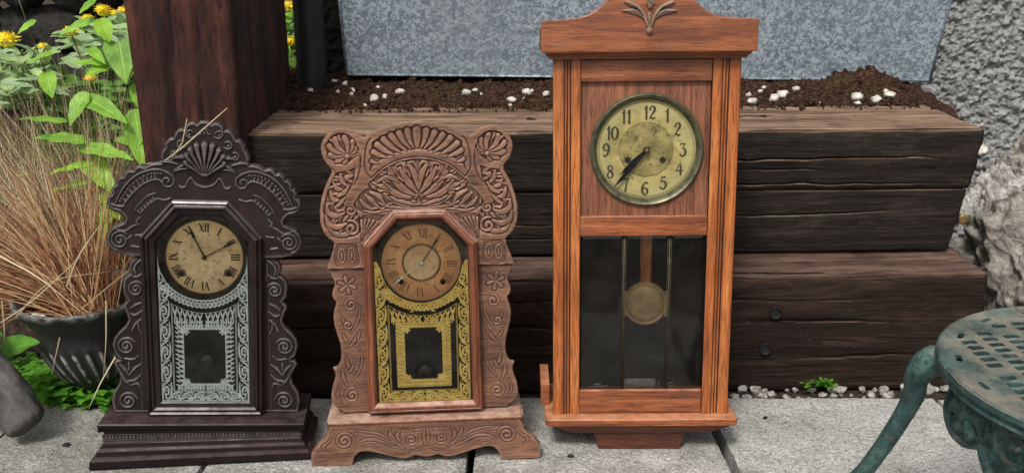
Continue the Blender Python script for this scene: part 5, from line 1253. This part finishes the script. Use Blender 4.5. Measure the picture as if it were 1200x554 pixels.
# ================================================================== green cast-iron stool, right foreground
def build_table():
    zc = .42; cx, cy, r = .697, .998, .2045
    root = empty('iron_stool', (cx, cy, 0)); tag(root, 'verdigris green cast iron stool with pierced round top, bottom right corner', 'stool')
    R = Relief(-.21, .21, -.21, .21, .0011); rad = np.hypot(R.X, R.Z); S = r-rad
    # slots: two families of rows, like the photo's basket-weave piercing
    def slots(S):
        for i in range(-7, 8):
            for j in range(-9, 10):
                x = i*.0290; y = j*.0162+(.008 if i % 2 else 0); rr = math.hypot(x, y)
                if rr > r-.032 or (i+j) % 9 == 4: continue
                a = math.radians(8); dx = (R.X-x)*math.cos(a)+(R.Z-y)*math.sin(a); dy = -(R.X-x)*math.sin(a)+(R.Z-y)*math.cos(a)
                d = np.hypot(np.maximum(np.abs(dx)-.0068, 0), np.maximum(np.abs(dy)-.0022, 0))-.0026
                S = np.minimum(S, d)
                near = np.exp(-(np.clip(d, 0, 1)/.002)**2); R.H[:] = R.H-.0006*near
        for k_ in range(16):
            a = 2*PI*k_/16+.15; x, y = (r-.022)*math.cos(a), (r-.022)*math.sin(a)
            dx = (R.X-x)*math.cos(a+PI/2)+(R.Z-y)*math.sin(a+PI/2); dy = -(R.X-x)*math.sin(a+PI/2)+(R.Z-y)*math.cos(a+PI/2)
            S = np.minimum(S, np.hypot(np.maximum(np.abs(dx)-.0060, 0), dy)-.0034)
        return S
    R.H += .0022*np.exp(-((rad-(r-.004))/.003)**2)+.0012*np.exp(-((rad-(r-.036))/.0015)**2); R.S = slots(S); R.H -= .006*np.clip((rad/r), 0, 1)**2*.4; R.H -= .002*np.clip(1-(r-rad)/.003, 0, 1)**2
    field_mesh('seat', R, .006, W['iron'], root, to3d=lambda V: np.stack([V[:,0], V[:,1], zc+V[:,2]], 1))
    m = MB(); m.lathe([(r-.008, -.006), (r-.001, -.004), (r+.001, -.008), (r-.001, -.012), (r-.0045, -.014), (r-.005, -.017), (r-.0025, -.020), (r-.006, -.0235), (r-.012, -.023), (r-.012, -.006)], (0, 0, zc), 160, 'z'); m.build('seat_rim', W['iron'], root, angle=60)
    # legs: cabriole, drawn in the vertical plane through the axis
    an0 = math.radians(150); dn = Vector((math.cos(an0), math.sin(an0), 0)); nrm = Vector((-dn.y, dn.x, 0)); C0 = Vector((cx, cy, 0)); leg2 = []
    for px_, py_, rp in [(a_, b_, c_*1.12) for a_, b_, c_ in ((1126,437,11),(1112,430,14),(1098,425,16),(1084,431,15),(1075,443,13.5),(1072,454,12),(1071,463,12),(1062,482,10.5),(1048,505,10),(1031,530,9.5),(1013,554,9.5))]:
        dr = ray(px_, py_); t = (C0-EYE).dot(nrm)/dr.dot(nrm); w_ = EYE+dr*t; leg2.append(((w_-C0).dot(dn), w_.z, rp*.00104))
    r9, z9, w9 = leg2[-1]
    for q_ in np.linspace(.12, 1, 7): leg2.append((r9+.13*q_-.03*q_*q_, z9+(.012-z9)*q_**1.0, w9*(1+.35*q_**4)))
    leg2.append((r9+.135, .009, w9*1.1))
    for ang in (150, 240, 330, 60):
        a = math.radians(ang); d = Vector((math.cos(a), math.sin(a), 0)); lg = MB()
        pts = cr([(q[0], q[1], q[2]) for q in leg2], 5); lg.tube([d*p[0]+Vector((0, 0, p[1]+.004)) for p in pts], [p[2] for p in pts], 18)
        # acanthus lumps on the knee and a knob where the leaf ends
        side = Vector((-d.y, d.x, 0))
        kz = [(leg2[i][0], leg2[i][1], leg2[i][2]) for i in (2, 3, 4, 5)]
        for (rr_, zz_, w2), outs in zip(kz, ((.45, .6), (.7, .3), (.9, 0), (-.55, -.25))):
          for sx in ((0,) if outs[0] < 0 else ()):
            rr_, zz_ = rr_+outs[0]*w2*.8, zz_+outs[1]*w2*.8; w_ = .0065 if outs[0] > 0 else .0085
            bm = bmesh.new(); bmesh.ops.create_uvsphere(bm, u_segments=14, v_segments=10, radius=w_)
            c_ = d*rr_+side*sx+Vector((0, 0, zz_))
            for v in bm.verts: v.co = Vector((v.co.x, v.co.y, v.co.z*1.7))+c_
            lg.frombm(bm)
        for off_, sd_, r0_, j0, j1 in ((.62, 0, .0062, 1, 5), (.42, .62, .0052, 1, 4), (.42, -.62, .0052, 1, 4), (-.5, .5, .0045, 2, 5), (-.5, -.5, .0045, 2, 5), (.0, .85, .0046, 2, 6), (.0, -.85, .0046, 2, 6)):
            seg = [leg2[i] for i in range(j0, j1+1)]; P3 = []
            for i, (ro_, z_, w_) in enumerate(seg):
                nx_, nz_ = leg2[min(j0+i+1, len(leg2)-1)][0]-leg2[j0+i-1][0], leg2[min(j0+i+1, len(leg2)-1)][1]-leg2[j0+i-1][1]; l_ = math.hypot(nx_, nz_); ox, oz = -nz_/l_, nx_/l_
                if ox < 0: ox, oz = -ox, -oz
                P3.append(d*(ro_+ox*off_*w_*.95)+side*(sd_*w_*.95)+Vector((0, 0, z_+.004+oz*off_*w_*.95)))
            Pq = cr([tuple(p) for p in P3], 4); lg.tube([tuple(p) for p in Pq], [r0_*(.5+.9*math.sin(PI*min(1, .15+.95*i/len(Pq)))) for i in range(len(Pq))], 8)
        o = lg.build('leg', W['iron'], root, True)
        md = o.modifiers.new('fuse', 'REMESH'); md.mode = 'VOXEL'; md.voxel_size = .0024; md.use_smooth_shade = True
        s2 = o.modifiers.new('soft', 'SMOOTH'); s2.iterations = 1
    # pierced aprons between the legs, bent round the seat
    ra = .172
    for ang in (195, 105, 15, 285):
        R = Relief(-.118, .118, -.150, .0, .0011); X, Z = R.X, R.Z
        XC = np.abs(X)-.078; ZC = -.058; rz = np.hypot(XC, Z-ZC)
        S = np.maximum(.041-rz+.0012*np.cos(8*np.arctan2(Z-ZC, XC)), np.minimum(Z+.034-.25*np.abs(X)**1*0, -Z))
        for sx in (-1, 1):
            S = np.maximum(S, .021-np.hypot(X-sx*.036, Z+.055)); S = np.maximum(S, .014-np.hypot(X-sx*.070, Z+.078)); S = np.maximum(S, .013-np.hypot(X-sx*.022, Z+.088))
        S = np.maximum(S, .018-np.hypot(X, Z+.125)); S = np.maximum(S, .058-np.hypot(X, (Z+.060)*.85)); R.ridge(spiral(0, -.058, .034, .004, 90, 1.6, 1, 40), [.004, .005, .004], .007); R.ridge([(0, -.12), (.02, -.112), (.045, -.090), (.054, -.060)], [.005, .006, .004], .006); R.ridge([(0, -.12), (-.02, -.112), (-.045, -.090), (-.054, -.060)], [.005, .006, .004], .006)
        R.H += .005*np.clip(1-(rz/.033)**2, 0, 1)
        for sx in (-1, 1):
            X0 = sx*.078
            for k_ in range(6):
                a = 2*PI*k_/6; R.ridge([(X0, ZC), (X0+.024*math.cos(a), ZC+.024*math.sin(a))], [.003, .0078], .007, .002)
                a += PI/6; S = np.minimum(S, np.hypot((X-X0-.0265*math.cos(a)), (Z-ZC-.0265*math.sin(a)))-.0040)
            R.ridge([(X0, ZC), (X0+.0003, ZC)], .007, .011, .003); R.ridge(spiral(X0, ZC, .0370, .0370, 0, 1, 1, 30), .0024, .004, .002)
        for sx in (-1, 1):
            R.ridge(spiral(sx*.036, -.055, .016, .003, 90, 1.3, sx, 28), [.002, .003, .004], .006); R.ridge([(sx*.02, -.018), (sx*.05, -.022), (sx*.09, -.030), (sx*.112, -.026)], [.003, .005, .004, .002], .005); R.ridge(spiral(sx*.070, -.078, .009, .002, 0, 1.2, -sx, 20), .0025, .005)
            S = np.minimum(S, np.hypot((X-sx*.012)/1.2, Z+.048)-.006); S = np.minimum(S, np.hypot((X-sx*.052), (Z+.078))-.004)
        R.ridge([(-.11, -.006), (.11, -.006)], .004, .004); R.ridge([(0, -.085), (0, -.118)], [.003, .007], .007)
        R.S = S; A0 = math.radians(ang)
        def bend(V, A0=A0):
            rr_ = .136+V[:, 2]+.10*np.clip(-V[:, 1], 0, 1)
            return np.stack([rr_*math.cos(A0)-V[:, 0]*math.sin(A0), rr_*math.sin(A0)+V[:, 0]*math.cos(A0), zc-.014+V[:, 1]], 1)
        field_mesh('apron', R, .006, W['iron'], root, to3d=bend)
build_table()

# ================================================================== left: urn, grasses, plants
def build_urn():
    c = Yp(97, 345, 1.80); c.z = .205; cx, cy = c.x, c.y; zg = gz(cy)-.015
    prof = [(.060, 0), (.062, .010), (.050, .018), (.032, .030), (.030, .042), (.045, .056), (.068, .080), (.084, .110), (.092, .138), (.093, .158), (.098, .172), (.112, .192), (.121, .204), (.128, .211), (.130, .217), (.127, .221), (.121, .219), (.112, .206), (.096, .186), (.088, .170)]
    s = (c.z-zg)/.221; n = 288; v = []; f = []; rid = []
    P_ = cr(prof, 6)
    for r, h in P_:
        for k in range(n):
            a = 2*PI*k/n; fl = 0
            if .058 < h < .150 and r < .094: fl = .5+.5*math.cos(24*(a+h*3.2)); w = min(1, (h-.058)*60, (.150-h)*60); r2 = r+.0050*(fl-.5)*w; fl *= w
            elif .155 < h < .20: fl = .5*(.5+.5*math.cos(34*a)); r2 = r+.0012*fl
            else: r2 = r; fl = .75 if .205 < h else .2
            v.append((r2*math.cos(a), r2*math.sin(a), h*s)); rid.append(fl)
    for i in range(len(P_)-1):
        for k in range(n): f.append((i*n+k, i*n+(k+1)%n, (i+1)*n+(k+1)%n, (i+1)*n+k))
    root = empty('garden_urn', (cx, cy, zg)); tag(root, 'black fluted garden urn with worn silver highlights holding the dry grass', 'urn')
    mesh_obj('urn_body', v, f, W['urn'], root, True, {'ridge': ('FLOAT', rid)})
    v = [(0, 0, .186*s)]; f = []; nn = 60
    for j in range(1, 9):
        for k in range(nn): a = 2*PI*k/nn; q = .0995*j/8; v.append((q*math.cos(a), q*math.sin(a), .186*s+.006*noise.noise(Vector((q*math.cos(a)*60, q*math.sin(a)*60, 0)))))
    for k in range(nn): f.append((0, 1+k, 1+(k+1)%nn))
    for j in range(7):
        for k in range(nn): a = 1+j*nn; f.append((a+k, a+nn+k, a+nn+(k+1)%nn, a+(k+1)%nn))
    mesh_obj('potting_soil', v, f, W['soil'], root, True)
    o = stone('white_pebble', (cx-.058, cy-.072, zg+.186*s+.010), .017, W['pebble'], 41, (1.3, .8, .7), 4, .15, 5); o.rotation_euler = (.2, .35, -.2); tag(o, 'oval white pebble lying on the soil inside the fluted urn', 'pebble')
    return Vector((cx, cy, zg+.186*s))
uc = build_urn()
def ribbon(m, pts, w, tone):
    pts = cr([tuple(p) for p in pts], 5); n = len(pts); v = []; f = []
    for i, p in enumerate(pts):
        p = Vector(p); t = Vector(pts[min(i+1, n-1)])-Vector(pts[max(i-1, 0)]); s_ = t.cross(p-EYE+Vector((.3, 0, .4))); s_ = s_.normalized() if s_.length > 0 else Vector((1,0,0))
        ww = w*(1-(i/(n-1))**2*.85); v += [p-s_*ww/2, p+s_*ww/2]
    for i in range(n-1): f.append((2*i, 2*i+1, 2*i+3, 2*i+2))
    m.add(v, f, tone)
def clump(name, label, base, spread, n, L, dirs, mat, w=(.0012, .0022), seed=1, droop=.25):
    rr = random.Random(seed); m = MB()
    for i in range(n):
        b = Vector(base)+Vector((rr.gauss(0, spread), rr.gauss(0, spread), 0)); l = L*rr.uniform(.45, 1.12)
        dx, dy, dz, sp = rr.choice(dirs); d = Vector((dx+rr.gauss(0, sp), dy+rr.gauss(0, sp*.7), dz+rr.gauss(0, sp*.4))).normalized()
        cv = Vector((rr.gauss(0, .08), rr.gauss(0, .05), -droop*rr.uniform(.3, 1.5)))
        pts = [b+d*l*t+cv*l*t*t for t in (0, .25, .5, .75, 1)]
        for q in pts: q.z = max(q.z, -.02)
        ribbon(m, pts, rr.uniform(*w), min(1, max(0, rr.gauss(.42, .36))))
    o = m.build(name, mat, None, attrs={'tone': ('FLOAT', m.tone)}); return tag(o, label, 'grass')
clump('ornamental_grass', 'russet brown dry ornamental grass spraying out of the fluted urn', uc+Vector((.012, .01, -.005)), .020, 680, .40, [(-.75, 0, .62, .20), (-.5, .1, .8, .18), (-.95, .1, .35, .16), (-.25, .1, .95, .14), (-.75, -.1, .5, .2), (.15, .1, 1, .12)], W['dry'], (.0010, .0022), 1, .22)
clump('dry_grass_tuft', 'pale straw coloured dry grass tuft behind the urn by the post', Yp(120, 330, 2.02), .07, 420, .52, [(-.2, 0, 1, .16), (-.5, 0, .9, .2), (.1, 0, 1, .12)], W['straw'], (.0010, .0018), 2, .12)
clump('dry_grass_tuft', 'pale dry grass tuft at the left edge behind the urn', Yp(12, 330, 2.1), .08, 420, .50, [(.1, 0, 1, .2), (-.3, 0, .9, .2), (.5, 0, .9, .2)], W['straw'], (.0010, .0018), 3, .15)
clump('dry_grass_tuft', 'reddish dry grass tuft at the left edge beside the urn', Yp(-45, 390, 1.9), .03, 260, .42, [(.3, 0, .9, .2), (.7, 0, .6, .2), (0, 0, 1, .2)], W['dry'], (.0010, .0020), 4, .2)
# loose stray stalks in front
m = MB()
for pts in ([(78,335,1.70),(92,300,1.69),(118,262,1.72)], [(124,352,1.66),(124,400,1.65),(121,440,1.66)], [(135,418,1.64),(118,448,1.62),(104,478,1.6)], [(2,352,1.66),(5,390,1.66),(4,405,1.67)], [(0,378,1.7),(38,352,1.68),(95,300,1.7)], [(0,300,1.72),(45,325,1.68),(80,352,1.68)], [(70,395,1.7),(60,440,1.72)], [(18,372,1.66),(60,330,1.66),(128,318,1.68)], [(95,362,1.66),(140,325,1.66),(170,303,1.70)]):
    ribbon(m, [Yp(*p) for p in pts], .0022, random.uniform(.4, .9))
o = m.build('loose_straws', W['straw'], None, attrs={'tone': ('FLOAT', m.tone)}); tag(o, 'loose pale straws strewn across the front of the fluted urn', 'straw', kind='stuff')

def leaf_geo(m, luv, B, T_, w, curl=.15, up=Vector((0, -.5, .85)), heart=False, tone=0, nu=6, nv=10, fold=.22):
    B, T_ = Vector(B), Vector(T_); ax = T_-B; L = ax.length; ax.normalize(); sd = ax.cross(up)
    if sd.length < .1: sd = ax.cross(Vector((1, 0, 0)))
    sd.normalize(); nn = sd.cross(ax); v = []; f = []; uv = []
    for j in range(nv+1):
        t = j/nv
        wd = (math.sin(PI*min(1, (t*.94+.03))**.72))**.85 if not heart else math.sin(PI*(t*.9+.08)**.58)**.8
        wd = max(wd, .02)*(1-.15*t)
        for i in range(-nu//2, nu//2+1):
            u = i/(nu/2); x = u*w*.5*wd
            back = -.12*abs(u)**1.5*L*(1-t)**2 if heart else 0
            p = B+ax*(L*t+back)+sd*x+nn*(abs(u)*fold*w*.5*wd-curl*L*(t*t)-.0+.018*L*math.sin(t*17)*abs(u)**1.5); v.append(p); uv.append((u, t, 0))
    k = nu+1
    for j in range(nv):
        for i in range(nu): a = j*k+i; f.append((a, a+1, a+k+1, a+k))
    m.add(v, f, tone); luv += uv
def leafy(name, label, cat, stems, leaves, mat, group=None):
    root = empty(name, (0, 0, 0)); tag(root, label, cat, group)
    s0 = Vector(stems[0][0]); root.location = s0
    m = MB()
    for st in stems:
        p = cr([tuple(Vector(q)-s0) for q in st], 5); m.tube([tuple(q) for q in p], [.0022-.0012*i/len(p) for i in range(len(p))], 7)
    m.build('stem', W['stem'], root, True)
    m = MB(); luv = []
    for (B, T_, w, curl, tone, heart) in leaves: leaf_geo(m, luv, Vector(B)-s0, Vector(T_)-s0, w, curl, tone=tone, heart=heart)
    m.build('foliage', mat, root, True, attrs={'luv': ('FLOAT_VECTOR', luv), 'tone': ('FLOAT', m.tone)})
    return root
pk = lambda x, y, d: Yp(x, y, d)
k2 = 1.95/1150
D = 1.98
lv = []
def L_(bx, by, tx, ty, wpx, tone=.2, dy=-.03, curl=.12, heart=False, d=D): lv.append((pk(bx, by, d), pk(tx, ty, d+dy), wpx*k2, curl, tone, heart))
L_(112,24,66,34,17,.1,-.03,.25); L_(112,0,92,14,12,.3); L_(117,22,128,48,22,.9,-.02); L_(140,50,146,95,38,.05,-.04,.1,True); L_(128,76,86,66,13,.8,-.02,.3); L_(128,78,100,86,20,.6); L_(80,143,23,137,14,.1,-.06,.05)
L_(102,108,78,142,24,.15,-.05,.2); L_(98,114,146,137,26,.2,-.05,.15); L_(104,166,41,158,22,.1,-.06,.08,); L_(90,172,151,179,23,.25,-.07,.12); L_(104,188,134,224,32,.5,-.05,.15,True); L_(112,192,58,196,12,.7,-.05,.2); L_(108,213,58,219,11,.9,-.04,.15)
L_(158,128,166,196,32,.35,-.05,.1); L_(158,98,162,126,16,.6); L_(130,238,110,286,24,.6,-.05,.2,); L_(124,236,140,256,18,.8); L_(54,84,60,113,22,.7,-.03); L_(42,24,20,38,12,.4,-.03,.1); L_(66,60,28,72,10,.1); L_(148,66,168,92,20,.2); L_(140,160,170,170,22,.3); L_(150,186,172,150,20,.3); L_(118,226,142,246,20,.5)
L_(120,258,132,290,20,.5); L_(104,56,122,72,14,.6)
st = [[pk(168,310,D), pk(158,220,D), pk(146,150,D), pk(132,96,D), pk(118,40,D), pk(104,-8,D)], [pk(150,300,D), pk(118,235,D), pk(104,170,D), pk(88,140,D)], [pk(166,250,D), pk(160,150,D+.02), pk(158,98,D+.02)], [pk(84,150,D),pk(60,100,D),pk(40,50,D),pk(22,0,D)]]
leafy('broad_leaf_plant', 'tall fresh green plant with broad pointed leaves left of the post', 'plant', st, lv, W['leaf'])
# grey-green low foliage further back
def bushy(name, label, px0, px1, py0, py1, d, n, size, mat, seed, cat='plant'):
    rr = random.Random(seed); lv2 = []; base = pk((px0+px1)/2, py1+60, d); stems = []
    for s_ in range(7):
        e = pk(rr.uniform(px0, px1), rr.uniform(py0, py1), d+rr.uniform(-.05, .05)); stems.append([base, (base+e)/2+Vector((rr.gauss(0, .02), 0, .02)), e])
    for i in range(n):
        x, y = rr.uniform(px0, px1), rr.uniform(py0, py1); a = rr.uniform(-.6, PI+.6); l = size*rr.uniform(.6, 1.3); dd = d+rr.uniform(-.12, .12)
        B = pk(x, y, dd); T_ = B+Vector((math.cos(a)*l, rr.uniform(-.6, .2)*l, math.sin(a)*l*.6)); lv2.append((B, T_, l*rr.uniform(.3, .5), rr.uniform(.05, .3), rr.uniform(0, .5), False))
    return leafy(name, label, cat, stems, lv2, mat)
bushy('sage_plant', 'grey green low leafy plant at the left edge under the yellow flowers', -20, 60, 62, 128, 2.35, 170, .060, W['leafg'], 11)
bushy('bedding_plant', 'mixed green leafy plant under the yellow flowers next to the post', 92, 165, 25, 80, 2.5, 150, .055, W['leafg'], 12)
bushy('bedding_plant', 'dark green leafy plant behind the tall broad leaf plant', 40, 165, 90, 200, 2.45, 220, .06, W['leafd'], 13)
bushy('bedding_plant', 'green leafy plant seen in the gap between post and pipe', 325, 352, 18, 82, 2.75, 60, .04, W['leaf'], 14)
# marigolds
def marigold(px, py, d, rpx, label, seed):
    rr = random.Random(seed); c = pk(px, py, d); r = rpx*d/1150*1.2; root = empty('yellow_marigold', tuple(c)); tag(root, label, 'flower', 'yellow marigolds')
    m = MB(); luv = []
    for ring, (n, q, el) in enumerate(((14, 1, .15), (13, .85, .45), (11, .65, .75), (8, .42, 1.05), (5, .22, 1.35))):
        for k in range(n):
            a = 2*PI*k/n+ring*.3+rr.gauss(0, .1); dirv = Vector((math.cos(a)*math.cos(el), math.sin(a)*math.cos(el), math.sin(el)*.8)); 
            B = dirv*r*.2; T_ = dirv*r*rr.uniform(.9, 1.1); leaf_geo(m, luv, B, T_, r*.5, .05, up=Vector((0, 0, 1)) if el < 1 else Vector((1, 0, .1)), nu=2, nv=4, fold=.3)
    bm = bmesh.new(); bmesh.ops.create_icosphere(bm, subdivisions=2, radius=r*.62)
    for v in bm.verts: v.co = Vector((v.co.x, v.co.y, v.co.z*.75))*(1+.15*rr.random())
    m.frombm(bm)
    m.build('petals', W['yellow'], root)
    m = MB(); m.tube([(0, 0, -r*.2), (rr.uniform(-.02, .02), .02, -.08), (rr.uniform(-.03, .03), .03, -.2)], .0018, 6); m.build('stem', W['stem'], root, True)
for i, (px, py, d, r, lab) in enumerate([(9,49,2.3,13,'large yellow marigold at the left edge, lowest of the big ones'),(51,56,2.3,6.5,'small low yellow marigold second from the left edge'),(83,38,2.4,8.5,'yellow marigold beside a grey green leaf, third from the left edge'),(103,23,2.5,7,'yellow marigold half hidden behind the bright top leaf'),(121,14,2.5,9.5,'large yellow marigold high beside the plant stem'),(135,17,2.5,6,'yellow marigold nearly touching the post, left of the last one'),(145,14,2.5,7,'yellow marigold closest to the left side of the post'),(106,93,2.3,7,'pale yellow marigold low among the broad leaves'),(341,9,2.8,9,'yellow marigold in the gap between post and pipe, upper one'),(342,50,2.8,8,'orange yellow marigold in the gap between post and pipe, lower one')]):
    marigold(px, py, d, r, lab, i+3)
# dim stones far behind on the left
def bgwall():
    rr = random.Random(5); k = 0
    for row, z in enumerate((.34, .52, .70, .88, 1.05)):
        x = -2.6+row*.1
        while x < -.55:
            w = rr.uniform(.12, .22); o = stone('dark_stone', (x+w/2, 3.55+rr.uniform(-.04, .04), z), w*.74, W['darkbg'], 100+k, (1, .8, .78), 3, .2, 6); o.rotation_euler = (0, 0, 0)
            tag(o, 'dim dark stone in the dry wall at the back left', 'stone', 'stones of the dark dry wall'); x += w; k += 1
bgwall()
# clover and ground cover at the slab edge
m = MB(); luv = []; rr = random.Random(9)
for i in range(760):
    px = rr.uniform(-10, 142); py = rr.gauss(452, 12) if px > 50 else rr.gauss(445, 14)
    if py > 474: continue
    p = Gp(px, py+8); h = rr.uniform(.004, .035 if px < 40 else .058); p.z = gz(p.y)+h-.01
    a0 = rr.uniform(0, 6); s_ = rr.uniform(.010, .019)
    for q in range(3):
        a = a0+q*2.1; leaf_geo(m, luv, p, p+Vector((math.cos(a)*s_, math.sin(a)*s_, rr.uniform(-.2, .4)*s_)), s_*.95, .1, up=Vector((0, 0, 1)), tone=rr.uniform(0, .6), nu=2, nv=4)
for i in range(60):
    px = rr.gauss(962, 9); p = Gp(px, rr.uniform(446, 458)); p.z = gz(p.y)+rr.uniform(.0, .02); a = rr.uniform(0, 6); s_ = .012
    leaf_geo(m, luv, p, p+Vector((math.cos(a)*s_, math.sin(a)*s_, .3*s_)), s_*.7, .1, up=Vector((0, 0, 1)), tone=rr.uniform(0.2, .8), nu=2, nv=4)
o = m.build('ground_cover', W['clover'], None, True, attrs={'luv': ('FLOAT_VECTOR', luv), 'tone': ('FLOAT', m.tone)}); tag(o, 'small bright green clover-like ground cover along the paving edge', 'ground cover', kind='stuff')
d = 1.72
leafy('round_leaf_plant', 'smooth round heart-shaped green leaves low at the left edge', 'plant', [[pk(-5,450,d), pk(0,425,d), pk(4,410,d)]], [(pk(4,412,d), pk(42,398,d-.02), .062, .1, .1, True), (pk(8,408,d), pk(-6,432,d-.03), .05, .1, .1, True), (pk(-4,402,d), pk(-30,396,d), .05, .1, .1, True)], W['clover'])
# dark log end lying on the paving
def log_end():
    ax0, ax1 = Yp(34, 500, 1.585), Yp(-60, 378, 1.66); n, L = 48, 50; d = ax1-ax0; ln = d.length; d.normalize(); u = d.cross(Vector((0, 1, 0))).normalized(); w = d.cross(u); v = []; f = []
    for j in range(L+1):
        t = j/L; r = .036+.010*t; 
        if t < .06: r *= math.sqrt(max(0, 1-((.06-t)/.06)**2))*.25+.75
        for k in range(n):
            a = 2*PI*k/n; q = r*(1+.10*noise.fractal(Vector((math.cos(a)*1.2, math.sin(a)*1.2, t*3)), .8, 2, 4)+.03*noise.noise(Vector((math.cos(a)*6, math.sin(a)*6, t*4)))); p = ax0+d*ln*t+(u*math.cos(a)*1.1+w*math.sin(a)*.85)*q; v.append(p)
    for j in range(L):
        for k in range(n): f.append((j*n+k, j*n+(k+1)%n, (j+1)*n+(k+1)%n, (j+1)*n+k))
    b = len(v); v.append(ax0-d*.004)
    for k in range(n): f.append((b, (k+1)%n, k))
    o = mesh_obj('log_end', v, f, W['darkrock'], None, True); tag(o, 'dark grey weathered log end resting on the paving at the left edge', 'log')
log_end()
# black crumbs on the paving
for i, (px, py, s_, lab) in enumerate([(78,522,.006,'black crumb of dirt on the paving between log end and dark clock'),(897,490,.0045,'black crumb of dirt on the paving right of the tall clock'),(669,535,.005,'black crumb of dirt on the paving in front of the tall clock')]):
    p = Gp(px, py); o = stone('dirt_crumb', p+Vector((0, 0, s_*.4)), s_, W['hole'], i+200, (1.3, 1, .6), 2, .3, 5); tag(o, lab, 'crumb')

# ================================================================== light
w = bpy.data.worlds.new('World'); scene.world = w; w.use_nodes = True; nt = w.node_tree; nt.nodes.clear()
sky = nt.nodes.new('ShaderNodeTexSky'); sky.sky_type = 'NISHITA'; sky.sun_disc = False; EL, AZ = math.radians(52), math.radians(200)
sky.sun_elevation = EL; sky.sun_rotation = AZ; sky.dust_density = 5; sky.air_density = 1.; sky.ozone_density = .6
hs = nt.nodes.new('ShaderNodeHueSaturation'); hs.inputs['Saturation'].default_value = .35; bg = nt.nodes.new('ShaderNodeBackground'); bg.inputs[1].default_value = .142; wo = nt.nodes.new('ShaderNodeOutputWorld')
nt.links.new(sky.outputs[0], hs.inputs['Color']); nt.links.new(hs.outputs[0], bg.inputs[0]); nt.links.new(bg.outputs[0], wo.inputs[0])
sl = bpy.data.lights.new('sun', 'SUN'); sl.energy = 2.65; sl.angle = math.radians(11); sl.color = (1, .97, .92); so = bpy.data.objects.new('sun', sl); C.objects.link(so)
dv = Vector((math.cos(EL)*math.sin(AZ), math.cos(EL)*math.cos(AZ), math.sin(EL))); so.rotation_euler = dv.to_track_quat('Z', 'Y').to_euler()
scene.view_settings.view_transform = 'Standard'; scene.view_settings.look = 'None'; scene.view_settings.exposure = 0
